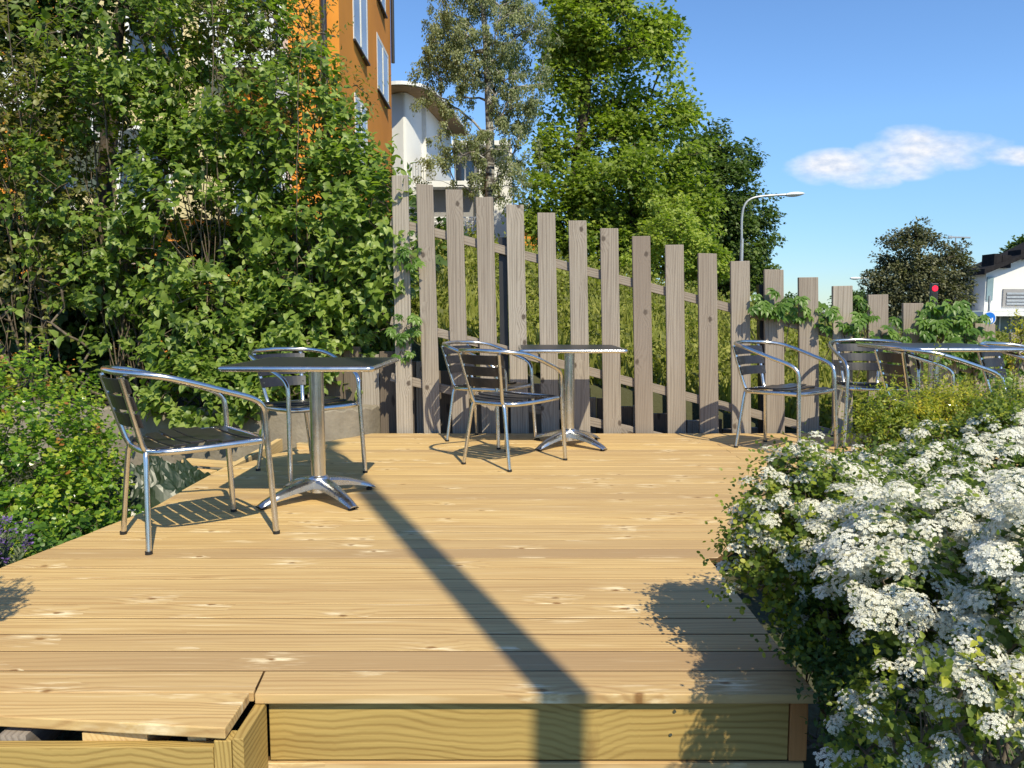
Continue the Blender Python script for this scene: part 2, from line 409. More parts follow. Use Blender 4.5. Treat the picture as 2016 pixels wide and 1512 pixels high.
# ------------------------------------------------------------------ foliage engine
OVATE = (np.array([(0, 0, 0), (-.34, .28, .09), (.34, .28, .09), (-.24, .66, .04), (.24, .66, .04), (0, 1, -.16), (0, .33, 0), (0, .68, -.04)], float),
         [[(0, 2, 6), (0, 6, 1), (7, 4, 5), (3, 7, 5)], [(6, 2, 4, 7), (1, 6, 7, 3)]])
RHOMB = (np.array([(0, 0, 0), (-.36, .45, .08), (.36, .45, .08), (0, 1, -.05)], float), [[(0, 2, 1), (1, 2, 3)]])
ROUND = (np.array([(0, 0, 0), (-.36, .3, .08), (.36, .3, .08), (-.34, .75, .05), (.34, .75, .05), (0, 1, 0)], float), [[(1, 2, 4, 3)], [(0, 2, 1), (3, 4, 5)]])
BLADE = (np.array([(-.03, 0, 0), (.03, 0, 0), (-.025, .5, .04), (.025, .5, .04), (0, 1, -.14)], float), [[(0, 1, 3, 2)], [(2, 3, 4)]])
_s = []
for k in range(5):
    a0 = 2 * PI * k / 5
    _s += [(.5 * math.cos(a0 - .45), .5 * math.sin(a0 - .45), .12), (.5 * math.cos(a0 + .45), .5 * math.sin(a0 + .45), .12)]
FLORET = (np.array([(0, 0, 0)] + _s, float), [[(0, 1 + 2 * k, 2 + 2 * k) for k in range(5)]])
MAPLE = (np.array([(0, 0, 0), (-.42, .12, .02), (-.52, .55, -.05), (-.2, .55, .05), (0, 1, -.12), (.2, .55, .05), (.52, .55, -.05), (.42, .12, .02)], float), [[(0, 7, 6, 5), (0, 3, 2, 1), (0, 5, 4, 3)]])

def nrm(a): return a / (np.linalg.norm(a, axis=1, keepdims=True) + 1e-9)

def leaves(name, pos, along, up, size, tpl, mat, rng, parent=None, var=None, world=True, width=1.0):
    T, fs = tpl; n = len(pos); T = T * np.array([width, 1, 1])
    y = nrm(along); x = nrm(np.cross(y, up)); z = np.cross(x, y)
    size = np.broadcast_to(np.asarray(size, float), (n,))
    V = pos[:, None, :] + size[:, None, None] * (T[None, :, 0:1] * x[:, None] + T[None, :, 1:2] * y[:, None] + T[None, :, 2:3] * z[:, None])
    K = len(T); off = (np.arange(n) * K)
    faces = []
    for grp in fs:
        g = np.array(grp); faces.append((g[None] + off[:, None, None]).reshape(-1, g.shape[1]))
    if var is None: var = rng.random(n)
    me = np_mesh(name, V.reshape(-1, 3), faces, True, var=np.repeat(np.clip(var, 0, 1), K))
    return link(name, me, mat, parent, world)

def grow(trunk, targets, rng, step=.35, up=.9, jit=.06, sag=.0):
    "skeleton: trunk nodes then every target joined to the nearest suited node"
    pos = [np.array(p, float) for p in trunk]; par = [-1] + list(range(len(trunk) - 1))
    T = np.array(targets, float)
    base = np.array(trunk, float)
    d0 = np.min(np.linalg.norm(T[:, None] - base[None], axis=2), axis=1)
    for i in np.argsort(d0):
        t = T[i]; A = np.array(pos); dv = t - A; d = np.linalg.norm(dv, axis=1)
        cost = d + up * np.maximum(0, A[:, 2] - t[2] + .25 * d)
        j = int(np.argmin(cost)); dd = d[j]; n = max(1, int(math.ceil(dd / step))); p0 = A[j]; pi = j
        for k in range(1, n + 1):
            f = k / n; p = p0 + (t - p0) * f
            p = p + np.array([0, 0, 1]) * math.sin(PI * f) * dd * (.10 - sag)
            if k < n: p = p + rng.normal(0, jit * dd / max(n, 2), 3)
            pos.append(p); par.append(pi); pi = len(pos) - 1
    return np.array(pos), np.array(par)

def limbs(name, pos, par, r_tip, r_base, mat, parent, n=6, expo=.5, keep=None):
    cnt = np.zeros(len(pos)); has = np.zeros(len(pos), bool)
    for i in range(len(pos) - 1, -1, -1):
        if not has[i]: cnt[i] = 1
        if par[i] >= 0: cnt[par[i]] += cnt[i]; has[par[i]] = True
    r = r_tip + (r_base - r_tip) * ((cnt - 1) / max(1, cnt.max() - 1)) ** expo
    c = np.arange(len(pos))[par >= 0]; p = par[par >= 0]
    if keep is not None: m = keep[c]; c = c[m]; p = p[m]
    A = pos[p]; B = pos[c]; d = nrm(B - A)
    ref = np.where(np.abs(d[:, 2:3]) > .9, np.array([[1., 0, 0]]), np.array([[0, 0, 1.]]))
    x = nrm(np.cross(d, ref)); y = np.cross(d, x)
    ang = np.arange(n) * 2 * PI / n
    ring = x[:, None] * np.cos(ang)[None, :, None] + y[:, None] * np.sin(ang)[None, :, None]
    ra = np.minimum(r[p], r[c] * 1.6 + .002)
    VA = A[:, None] + ring * ra[:, None, None]; VB = B[:, None] + ring * r[c][:, None, None]
    V = np.concatenate([VA, VB], 1).reshape(-1, 3)
    q = np.array([(k, (k + 1) % n, n + (k + 1) % n, n + k) for k in range(n)])
    F = (q[None] + (np.arange(len(c)) * 2 * n)[:, None, None]).reshape(-1, 4)
    return link(name, np_mesh(name, V, [F], True), mat, parent, True)

def in_ellipsoids(ells, n, rng, shell=.0, gaps=0.0, gscale=1.0, seed=0, bump=.13):
    "n points in a union of ellipsoids (cx,cy,cz,rx,ry,rz[,weight]); shell>0 pushes them outward; also the outward direction"
    vols = np.array([(e[3] * e[4] * e[5]) ** .8 * (e[6] if len(e) > 6 else 1) for e in ells]); vols /= vols.sum()
    out = []; nv = []
    r2 = np.random.default_rng(seed + 99)
    ks = r2.normal(0, 1, (6, 3)) * 2.2 / gscale; ph = r2.random(6) * 6.28; kb = r2.normal(0, 1, (6, 3)) * 4.5
    while len(out) < n:
        k = rng.choice(len(ells), p=vols); e = ells[k]
        d = rng.normal(0, 1, 3); d /= np.linalg.norm(d)
        rad = rng.random() ** (1 / 3); rad = rad * (1 - shell) + shell * rng.uniform(.8, 1.0)
        rad *= 1 + bump * float(np.sum(np.sin(kb @ d + ph)) / 2.2)
        p = np.array(e[:3]) + d * rad * np.array(e[3:6])
        if gaps > 0:
            g = np.sum(np.sin(ks @ p + ph)) / 2.4
            if g < gaps - 1.0 + rng.normal(0, .15): continue
        out.append(p); nv.append(d * np.array([1, 1, 1]))
    return np.array(out), np.array(nv)

def tree(name, label, cat, base, trunk, ells, nclump, per, lsize, crad, tpl, lmat, bmat, r_base, seed, shell=.35, gaps=.3, gscale=1.2, droop=.0, group=None, tip=.01, step=.5, varb=0.0, flat=.6, tname='trunk', cname='crown', up=.9, hang=0.0, ns=6, width=1.0):
    rng = np.random.default_rng(seed)
    t = thing(name, label, cat, base, 0, group)
    cl, nv = in_ellipsoids(ells, nclump, rng, shell, gaps, gscale, seed)
    pos, par = grow(trunk, cl, rng, step, up)
    limbs(tname, pos, par, tip, r_base, bmat, t, ns)
    n = nclump * per
    ci = np.repeat(np.arange(nclump), per)
    off = rng.normal(0, 1, (n, 3)); off = off / np.linalg.norm(off, axis=1, keepdims=True) * (rng.random((n, 1)) ** .45)
    cr_ = crad * rng.uniform(.65, 1.35, nclump)[ci][:, None]
    off = off * np.array([1, 1, flat]) * cr_
    if hang: off[:, 2] = -np.abs(off[:, 2]) * hang + off[:, 2] * .3; off[:, :2] *= .55
    p = cl[ci] + off
    al = nrm(off) * .6 + nv[ci] * .35 + rng.normal(0, .45, (n, 3)); al[:, 2] -= droop + .15
    upv = nrm(rng.normal(0, .42, (n, 3)) + np.array([0.10, -.30, 1.0]) + nv[ci] * .35)
    var = np.clip(rng.normal(.45 + varb, .2, n) + rng.normal(0, .16, nclump)[ci], 0, 1)
    leaves(cname, p, al, upv, lsize * rng.uniform(.6, 1.25, n), tpl, lmat, rng, t, var, width=width)
    return t

def shoots(pos, dirs, rng, length, pairs, lsize, spread=.9):
    "opposite leaf pairs along leafy shoots: returns leaf positions, directions, ups, sizes, shoot index and the shoot segments"
    n = len(pos); P_, A_, U_, S_, I_ = [], [], [], [], []
    d = nrm(dirs); ref = nrm(rng.normal(0, 1, (n, 3))); s0 = nrm(np.cross(d, ref)); s1 = np.cross(d, s0)
    Ls = length * rng.uniform(.6, 1.3, n)
    for k in range(pairs):
        f = (k + .6) / pairs; c = pos + d * (Ls * f)[:, None] + np.array([0, 0, -1]) * (Ls * f * f * .15)[:, None]
        a = s0 if k % 2 == 0 else s1
        sz = lsize * (1.0 - .45 * f) * rng.uniform(.7, 1.2, n)
        for sg in (-1, 1):
            al = a * sg * spread + d * .55 + np.array([0, 0, -.35]) + rng.normal(0, .22, (n, 3))
            P_.append(c); A_.append(al); U_.append(nrm(d * .5 + np.array([.1, -.35, .9]) + rng.normal(0, .3, (n, 3)))); S_.append(sz); I_.append(np.arange(n))
    P_.append(pos + d * Ls[:, None]); A_.append(d + rng.normal(0, .2, (n, 3)) + np.array([0, 0, -.2])); U_.append(nrm(np.cross(d, s0) + np.array([0, -.3, .8]))); S_.append(lsize * .5 * np.ones(n)); I_.append(np.arange(n))
    return np.vstack(P_), np.vstack(A_), np.vstack(U_), np.concatenate(S_), np.concatenate(I_)

def shrub(name, label, cat, base, stems, ells, nsh, length, pairs, lsize, lmat, bmat, seed, shell=.45, gaps=.2, gscale=.5, tpl=OVATE, r_base=.03, tip=.003, group=None, out=.7, step=.18, varb=0, thin=None, sname='stems', fname='foliage', width=1.0, spread=.9, parent=None, tips=0.0, extra=0):
    rng = np.random.default_rng(seed)
    t = parent or thing(name, label, cat, base, 0, group)
    p, nv = in_ellipsoids(ells, nsh, rng, shell, gaps, gscale, seed)
    if thin is not None:
        m = thin(p, rng); p = p[m]; nv = nv[m]
    trunk = [base] + [tuple(s) for s in stems]
    pos = [np.array(base, float)]; par = [-1]
    if extra:
        stems = list(stems) + [tuple(np.array(stems[rng.integers(len(stems))]) + rng.normal(0, 1, 3) * np.array([.38, .25, .5])) for _ in range(extra)]
    for s in stems:           # several stems from one foot
        last = 0; b = np.array(base, float); s = np.array(s, float)
        side = rng.normal(0, .05, 3); foot = b + np.array([rng.normal(0, .12), rng.normal(0, .08), 0])
        pos.append(foot); par.append(0); last = len(pos) - 1
        nn = max(2, int(np.linalg.norm(s - b) / .25))
        for k in range(1, nn + 1):
            f = k / nn; pos.append(foot + (s - foot) * np.array([f ** 1.3, f ** 1.3, f]) + side * math.sin(3 * f) + rng.normal(0, .012, 3)); par.append(last); last = len(pos) - 1
    A0 = len(pos); P2 = list(pos); par2 = list(par)
    for i in np.argsort(p[:, 2]):
        tt = p[i]; A = np.array(P2); dd = np.linalg.norm(tt - A, axis=1); cost = dd + .9 * np.maximum(0, A[:, 2] - tt[2] + .3 * dd); cost[0] += 9
        j = int(np.argmin(cost)); n = max(1, int(math.ceil(dd[j] / step))); pi = j
        for k in range(1, n + 1):
            f = k / n; q = A[j] + (tt - A[j]) * f + np.array([0, 0, 1]) * math.sin(PI * f) * dd[j] * .08
            if k < n: q = q + rng.normal(0, .03 * dd[j], 3)
            P2.append(q); par2.append(pi); pi = len(P2) - 1
    limbs(sname, np.array(P2), np.array(par2), tip, r_base, bmat, t, 5, .6)
    dirs = nv * out + np.array([0, -.15, .55]) + rng.normal(0, .35, p.shape)
    lp, al, up, sz, ii = shoots(p, dirs, rng, length, pairs, lsize, spread)
    var = np.clip(rng.normal(.42 + varb, .17, len(lp)) + rng.normal(0, .17, len(p))[ii], 0, 1)
    if tips:
        ti = (rng.random(len(p)) < tips * np.clip((nv[:, 2] + .6), 0, 1.6)); var = np.where(ti[ii], rng.uniform(.8, 1.0, len(var)), np.minimum(var, .85))
    leaves(fname, lp, al, up, sz, tpl, lmat, rng, t, var, width=width)
    return t, p, nv

# ================================================================== SETTING
def sheet(name, x0, x1, y0, y1, z, mat, kind='structure', n=1):
    me = np_mesh(name, [(x0, y0, z), (x1, y0, z), (x1, y1, z), (x0, y1, z)], [np.array([(0, 1, 2, 3)])])
    o = link(name, me, mat); tag(o, kind=kind); return o
def groundmat():
    s = NT('ground_soil_and_turf'); t = s.n('ShaderNodeTexCoord'); o = t.outputs['Object']
    a = s.noise(o, .35, 5, .6); b = s.noise(o, 9, 5, .6)
    col = s.mix(a, (.05, .065, .022), (.10, .095, .05)); col = s.mix(s.math('MULTIPLY', b, .6), col, (.045, .035, .022))
    s.set(Base_Color=col, Roughness=1.0); s.bump(b, .6, .05); return s.m
M['ground'] = groundmat()
GZ = -.30
sheet('ground', -400, 400, -40, 900, GZ, M['ground'])

# bank behind the fence
def bank_h(X, Y):
    near = np.clip(.67 - .206 * (X + .93), -.12, .95)
    far = np.clip(1.95 - .25 * (X + 1.15), .30, 2.3)
    k = np.clip((X + 1.7) / .7, 0, 1); near = near * k; far = far * (.3 + .7 * k)
    f = np.clip((Y - 6.75) / 4.6, 0, 1); f = f * f * (3 - 2 * f) * .5 + f * .5
    return near + (far - near) * f
bx = np.linspace(-1.9, 16, 60); by = np.concatenate([np.linspace(6.78, 12, 26), np.linspace(12.6, 34, 20)])
XX, YY = np.meshgrid(bx, by)
HH = bank_h(XX, YY) + .05 * np.sin(XX * 3.1 + YY) * np.cos(YY * 2.3)
HH = np.where(YY > 13, HH - (YY - 13) * .06, HH)
nv_, nu_ = XX.shape
V = np.stack([XX, YY, HH], -1).reshape(-1, 3)
ii = np.arange((nv_ - 1) * (nu_ - 1)); r_ = ii // (nu_ - 1); c_ = ii % (nu_ - 1); a_ = r_ * nu_ + c_
F4 = np.stack([a_, a_ + 1, a_ + nu_ + 1, a_ + nu_], 1)
skirt0 = len(V); V = np.vstack([V, np.stack([bx, np.full_like(bx, 6.78), np.full_like(bx, GZ)], 1)])
Fs = np.array([(skirt0 + k, skirt0 + k + 1, k + 1, k) for k in range(len(bx) - 1)])
tag(link('grass_bank', np_mesh('grass_bank', V, [F4, Fs], True), M['ground']), kind='structure')

# ================================================================== DECK
deck = thing('wooden_deck', 'new pine board deck filling the foreground', 'deck', (0, 3, 0))
YF = G(1000, 1362).y; YB = G(1000, 853).y
NB = 35; PB = (YB - YF) / NB; GAP = .0042; TH = .028
lp = [G(0, 1118), G(294, 1003), G(423, 930), G(590, 878), G(730, 854)]
le = [(-9, -2.06)] + [(p.y, p.x) for p in lp] + [(99, lp[-1].x + .3)]
le[1] = (le[1][0], min(le[1][1], -1.95))
def left_edge(y): return float(np.interp(y, [a for a, b in le], [b for a, b in le]))
XS = G(497, 1370).x                     # seam of the front-left section
XR = G(1598, 1372).x + .02              # right end, front part
rnd = random.Random(3)
mb = MB()
def board(x0a, x0b, x1a, x1b, y0, y1, z0=-TH, z1=0.0, rn=None):
    dz = rnd.uniform(-.0008, .0008)
    mb.hexa([(x0a, y0, z0), (x1a, y0, z0), (x1b, y1, z0), (x0b, y1, z0)], [(x0a, y0, z1 + dz), (x1a, y0, z1 + dz), (x1b, y1, z1 + dz), (x0b, y1, z1 + dz)], 0, rnd.random() if rn is None else rn)
YSTEP = 3.0
for i in range(NB):
    y0 = YF + i * PB; y1 = y0 + PB - GAP
    xr = XR if y0 < YSTEP else 4.9
    if i == 0:
        board(left_edge(y0), left_edge(y1), XS - .004, XS - .004 - .012, y0, y1)
        board(XS + .002, XS - .012, xr, xr, y0 - .012, y1)
        continue
    if y0 >= YSTEP:
        j = 1.55 + (i % 2) * .9
        if y0 < 4.3: board(left_edge(y0), left_edge(y1), XR + (y0 - YSTEP) * .75, XR + (y1 - YSTEP) * .75, y0, y1)
        else: board(left_edge(y0), left_edge(y1), j, j, y0, y1); board(j + .002, j + .002, xr, xr, y0, y1)
    else:
        board(left_edge(y0), left_edge(y1), xr, xr, y0, y1)
# front-left extra board, tapered
pa = G(0, 1410); pb = G(443, 1434)
yl = pa.y + (pa.y - pb.y) * (-2.4 - pa.x) / (pa.x - pb.x)
q4 = [(-2.4, yl), (pb.x, pb.y), (XS - .014, YF - GAP), (-2.4, YF - GAP)]
mb.hexa([(a, b, -TH) for a, b in q4], [(a, b, .0005) for a, b in q4], 0, .83)
mb_extra = None
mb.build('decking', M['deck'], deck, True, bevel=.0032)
b2 = MB()
YFA = YF + .014
b2.box(XS + .03, XR - .062, YFA, YFA + .028, -.198, -.034, 0, .58)
b2.build('fascia_board', M['fascia'], deck, True, bevel=.002)
b2 = MB(); b2.box(XS + .0, XR - .02, YFA - .006, YFA + .028, -.36, -.2035, 0, .77)
b2.build('fascia_board', M['deck'], deck, True, bevel=.002)
b2 = MB(); b2.box(XR - .059, XR - .012, YFA - .003, YFA + .03, -.199, -.034, 2, .2)
b2.build('corner_board', M['orange_wood'], deck, True, bevel=.002)
YB2 = pb.y + .006
b2 = MB(); b2.box(XS + .0, XS + .0275, YB2 + .0, YFA - .009, -.30, -.030, 1, .45)
b2.build('side_board', M['fascia'], deck, True, bevel=.002)
b2 = MB(); b2.box(-2.4, XS - .048, YB2 + .004, YB2 + .034, -.30, -.054, 0, .6)
b2.build('beam', M['fascia'], deck, True, bevel=.002)
b2 = MB(); b2.box(XS - .045, XS - .003, YB2 + .001, YB2 + .05, -.30, -.036, 2, .9)
b2.build('post_stub', M['fascia'], deck, True, bevel=.002)
for (xa, xb, zt, mt) in ((-1.06, -.90, -.036, 'fresh'), (-1.27, -1.2, -.044, 'fence'), (-.80, -.755, -.034, 'fresh')):
    b2 = MB(); b2.box(xa, xb, YB2 + .037, YB2 + .35, -.12, zt, 1, xa)
    b2.build('joist', M[mt], deck, True)
b2 = MB(); b2.box(XR - .03, XR - .004, YFA + .04, YSTEP - .05, -.2, -.0285, 1, .15)
b2.build('edge_board', M['orange_wood'], deck, True)
b2 = MB()
for k in range(4):
    x = XS + .03 + .35 * k; b2.box(x, x + .045, YFA + .03, YB - .1, -.2, -.0285, 1, .2 + k)
for k in range(9):
    x = -1.9 + .6 * k; b2.box(x, x + .045, 4.35, YB - .1, -.2, -.0288, 1, .7 + k)
b2.build('joist', M['fresh'], deck, True)
# screws in the fascia
for (px, py) in ((1328, 1400), (1320, 1446)):
    p = P(px, py, YFA - .001); s_ = MB(); s_.tube([p, p + Vector((0, -.0025, 0))], .0045, 12)
    s_.build('screw', M['alu'], deck, True, smooth=True)

# ================================================================== FENCE
YFN = YB + .055
fence = thing('picket_fence', 'tall grey weathered timber fence with stepped pickets behind the tables', 'fence', (1, YFN, GZ))
pk = [(787, 345, 797), (835.5, 362, 851), (893.5, 373, 908), (953.5, 388, 966), (1013.5, 403, 1024), (1075.5, 419, 1084), (1137, 434, 1145), (1199.5, 449, 1206), (1262.5, 465, 1269), (1328, 482, 1333), (1393, 498, 1397), (1457.5, 514, 1460.5), (1524, 530, 1526.5), (1592, 546, 1594), (1659.5, 563, 1660), (1729.5, 580, 1730), (1798.5, 597, 1799), (1868, 619, 1868), (1940, 637, 1940), (2011, 655, 2010), (2084, 674, 2083)]
rnd = random.Random(8)
for i, (xt, yt, xb) in enumerate(pk):
    wpx = np.interp(xt, [787, 836, 1013, 1263, 1457, 1592, 1798], [32, 33, 35, 35.7, 37.5, 38.5, 40])
    y0 = YFN + rnd.uniform(-.004, .004); y1 = y0 + .034
    T0 = P(xt - wpx / 2, yt + rnd.uniform(-.6, .6), y0); T1 = P(xt + wpx / 2, yt + rnd.uniform(-1.0, 1.6), y0)
    B0 = P(xb - wpx / 2, 858, y0); B1 = P(xb + wpx / 2, 858, y0)
    e = (B0 - T0).normalized() * .3; B0 += e; B1 += e
    dy = Vector((0, .034, 0)); m_ = MB()
    m_.hexa([B0, B1, B1 + dy, B0 + dy], [T0, T1, T1 + dy, T0 + dy], 2, rnd.random())
    m_.build('picket', M['fence'], fence, True, bevel=.004)
for (a, b) in (((770, 436), (2100, 775)), ((770, 631), (2100, 972)), ((770, 742), (1500, 905))):
    m_ = MB(); m_.beam(P(a[0], a[1], YFN + .058), P(b[0], b[1], YFN + .058), .07, .04, (0, 1, 0), rnd.random())
    m_.build('rail', M['fence'], fence, True, bevel=.003)
for px, yt in ((990, 468), (1500, 560), (1985, 690)):
    m_ = MB(); p0 = P(px, yt, YFN + .12); p1 = Vector((P(px + 6, 858, YFN + .12).x, YFN + .12, GZ)); m_.beam(p1, p0, .07, .07, (0, 1, 0), .3)
    m_.build('post', M['dark_metal'], fence, True)
# palisade that holds the bank
pal = thing('retaining_wall', 'low dark stepped timber palisade holding the grassy bank behind the pickets', 'retaining wall', (1, YFN + .3, GZ))
for k in range(38):
    x = -1.75 + k * .155; top = float(np.clip(.60 - .206 * (x + .93), -.16, .9)) + rnd.uniform(-.01, .02)
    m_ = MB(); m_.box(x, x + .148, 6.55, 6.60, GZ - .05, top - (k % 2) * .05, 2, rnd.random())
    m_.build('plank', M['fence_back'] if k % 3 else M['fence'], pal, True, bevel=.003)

# ================================================================== CONCRETE WALL + SOIL AT LEFT
cw = [(-7.5, 6.75), (-5.0, 6.62), (-3.6, 6.45), (-2.6, 6.28), (-2.0, 6.2), (-1.55, 6.2), (-1.35, 6.28), (-1.2, 6.4), (-1.12, 6.6)]
cw = cr_spline([(a, b, 0) for a, b in cw], 5)
V = []; FF = []
for i, p in enumerate(cw):
    t = (cw[min(i + 1, len(cw) - 1)] - cw[max(i - 1, 0)]).normalized(); n_ = Vector((-t.y, t.x, 0))
    zt = .19 + .012 * math.sin(i * 1.7)
    a = p; b = p + n_ * .16
    V += [(a.x, a.y, GZ - .05), (a.x, a.y, zt - .012), (a.x + n_.x * .012, a.y + n_.y * .012, zt), (b.x, b.y, zt), (b.x, b.y, GZ - .05)]
for i in range(len(cw) - 1):
    for k in range(4):
        FF.append((i * 5 + k, (i + 1) * 5 + k, (i + 1) * 5 + k + 1, i * 5 + k + 1))
wall = link('concrete_wall', np_mesh('concrete_wall', V, [np.array(FF)], False), M['concrete'])
tag(wall, 'low stained concrete retaining wall below the tall hedge', 'wall')
V = []; FF = []
for i, p in enumerate(cw):
    V += [(p.x, p.y + .12, .12), (p.x, p.y + 2.0, .10), (p.x, p.y + 12, -.1)]
for i in range(len(cw) - 1):
    for k in range(2): FF.append((i * 3 + k, (i + 1) * 3 + k, (i + 1) * 3 + k + 1, i * 3 + k + 1))
tag(link('soil', np_mesh('soil', V, [np.array(FF)], True), M['soil']), kind='structure')

# ================================================================== FURNITURE
def make_chair():
    t = thing('aluminium_chair', 'x', 'chair')
    H = .755; r = .0135
    # rim: horseshoe that runs down into both front legs
    pts = []
    side = [(.253, .262, .0), (.240, .238, .42), (.238, .232, .53), (.242, .218, .585), (.250, .165, .622), (.262, .05, .660), (.270, -.08, .702), (.255, -.19, .733), (.195, -.285, .748), (.10, -.33, H - .003)]
    pts = [Vector(p) for p in side] + [Vector((0, -.343, H))] + [Vector((-p[0], p[1], p[2])) for p in reversed(side)]
    path = cr_spline(pts, 5)
    m = MB(); m.tube(path, r, 12); m.build('arm_frame', M['alu'], t, smooth=True)
    for s in (-1, 1):
        m = MB(); m.tube(cr_spline([(s * .192, -.262, 0), (s * .138, -.243, .36), (s * .122, -.237, .415), (s * .128, -.258, .47), (s * .162, -.328, H - .022)], 5), .012, 12)
        m.build('rear_leg', M['alu'], t, smooth=True)
    feet = [(.253, .262), (-.253, .262), (.192, -.262), (-.192, -.262)]
    for (x, y) in feet:
        m = MB(); m.tube([(x, y, .0), (x * .998, y, .014)], .0152, 12); m.build('foot_cap', M['rubber'], t, smooth=True)
    # seat ring
    ring = [(.225, .215, .425), (.238, .10, .425), (.215, -.10, .418), (.16, -.215, .415), (.0, -.245, .415), (-.16, -.215, .415), (-.215, -.10, .418), (-.238, .10, .425), (-.225, .215, .425), (-.15, .243, .425), (0, .25, .425), (.15, .243, .425), (.225, .215, .425)]
    m = MB(); m.tube(cr_spline(ring, 4), .0105, 10, flat=1.3); m.build('seat_frame', M['alu'], t, smooth=True)
    # slats: across, each slightly crowned, arranged on a gentle wave
    m = MB(); ns = 7
    for k in range(ns):
        y0 = -.212 + k * .063; y1 = y0 + .055; yc = (y0 + y1) / 2
        hw = float(np.interp(yc, [-.22, -.1, .05, .2, .24], [.15, .200, .224, .212, .19])) + .012
        z = .437 + .010 * math.cos((yc + .02) * 16) + (.008 if k == ns - 1 else 0)
        tilt = [0.03, .02, 0, -.02, .04, .06, -.12][k]
        nx = 8; V = []
        for i in range(nx + 1):
            x = -hw + 2 * hw * i / nx; sag = -.010 * math.cos(x / hw * 1.45)
            for (yy_, zz_) in ((y0, 0), (y1, 0), (y1, .010), (y0, .010)):
                V.append((x, yy_, z + sag + zz_ + tilt * (yy_ - yc)))
        Fc = []
        for i in range(nx):
            for q in range(4):
                Fc.append((i * 4 + q, i * 4 + (q + 1) % 4, (i + 1) * 4 + (q + 1) % 4, (i + 1) * 4 + q)[::-1])
        Fc += [(0, 1, 2, 3), (nx * 4 + 3, nx * 4 + 2, nx * 4 + 1, nx * 4)]
        m.add(V, Fc)
    m.build('seat', M['slat'], t, bevel=.002)
    # back slats, bowed backwards between the posts
    for k in range(3):
        z0 = .520 + k * .073; z1 = z0 + .060; V = []; nx = 12
        for i in range(nx + 1):
            a = -1 + 2 * i / nx
            for (zz_, th) in ((z0, 0), (z1, 0), (z1, .009), (z0, .009)):
                fz = (zz_ - .47) / .27; xw = .136 + .036 * fz + .008; yb = -.255 - .078 * fz
                V.append((a * xw, yb - .040 * (1 - a * a) + .014 + th, zz_))
        Fc = []
        for i in range(nx):
            for q in range(4):
                Fc.append((i * 4 + q, i * 4 + (q + 1) % 4, (i + 1) * 4 + (q + 1) % 4, (i + 1) * 4 + q))
        Fc += [(3, 2, 1, 0), (nx * 4, nx * 4 + 1, nx * 4 + 2, nx * 4 + 3)]
        m = MB(); m.add(V, Fc); s_ = m.build('back_slat', M['slat'], t, bevel=.002)
        for sg in (-1, 1):
            for zz_ in (z0 + .03,):
                fz = (zz_ - .47) / .27; xw = .136 + .036 * fz; yb = -.255 - .078 * fz
                m = MB(); m.tube([(sg * xw * .93, yb + .016, zz_), (sg * xw * .93, yb + .0215, zz_)], .004, 8)
                m.build('rivet', M['alu'], s_, smooth=True)
    return t
def copy_tree(o, parent=None):
    c = o.copy(); C.objects.link(c)
    if parent is not None:
        c.parent = parent; c.matrix_parent_inverse = o.matrix_parent_inverse.copy()
    for ch in o.children: copy_tree(ch, c)
    return c
LOC = {'RR': (.192, -.262), 'RL': (-.192, -.262), 'FR': (.253, .262), 'FL': (-.253, .262)}
def fit(feet):
    a = np.array([LOC[k] for k in feet]); b = np.array([(G(*p).x, G(*p).y) for p in feet.values()])
    ca = a.mean(0); cb = b.mean(0); A = a - ca; B = b - cb
    ang = math.atan2((A[:, 0] * B[:, 1] - A[:, 1] * B[:, 0]).sum(), (A * B).sum())
    c, s = math.cos(ang), math.sin(ang)
    o = cb - np.array([c * ca[0] - s * ca[1], s * ca[0] + c * ca[1]])
    return (o[0], o[1], 0), ang
def at_px(px, Y, deg):      # facing direction in degrees, 0 = +X
    return (((px - 1008) / F_PX * Y), Y, 0), R(deg - 90)
chairs = [
    (fit({'RR': (293, 1090), 'RL': (248, 1052), 'FR': (540, 1050), 'FL': (460, 1008)}), 1.0, 'large nearest chair seen from the side on the left, facing the left table'),
    (fit({'FR': (568, 957), 'FL': (723, 930)}), 1.0, 'chair half hidden behind the left table, in front of the concrete wall'),
    (fit({'RR': (1003, 929), 'RL': (912, 914), 'FR': (1114, 906)}), 1.0, 'chair with its black slatted back to us, at the middle table'),
    (fit({'RR': (882, 870), 'RL': (946, 857), 'FR': (974, 883), 'FL': (1052, 865)}), 1.0, 'chair close to the fence, behind the other chair of the middle table'),
    (fit({'RR': (1443, 881), 'RL': (1514, 871), 'FL': (1645, 886)}), 1.02, 'chair standing alone left of the right table, all of it in view'),
    (fit({'FR': (1661, 881), 'RR': (1640, 861)}), 1.02, 'chair facing us with its back to the fence, behind the right table'),
    (at_px(1853, 4.85, 2), 1.02, 'chair in front of the right table, its lower half hidden by the flowering shrubs'),
    (at_px(2052, 5.15, -52), 1.02, 'chair cut off by the right edge of the photo, beyond the flowering shrubs'),
]
c0 = make_chair()
for i, ((loc, rz), sc, lab) in enumerate(chairs):
    o = c0 if i == 0 else copy_tree(c0)
    o.location = loc; o.rotation_euler = (0, 0, rz); o.scale = (sc, sc, sc)
    tag(o, lab, 'chair', 'aluminium bistro chairs on the deck')

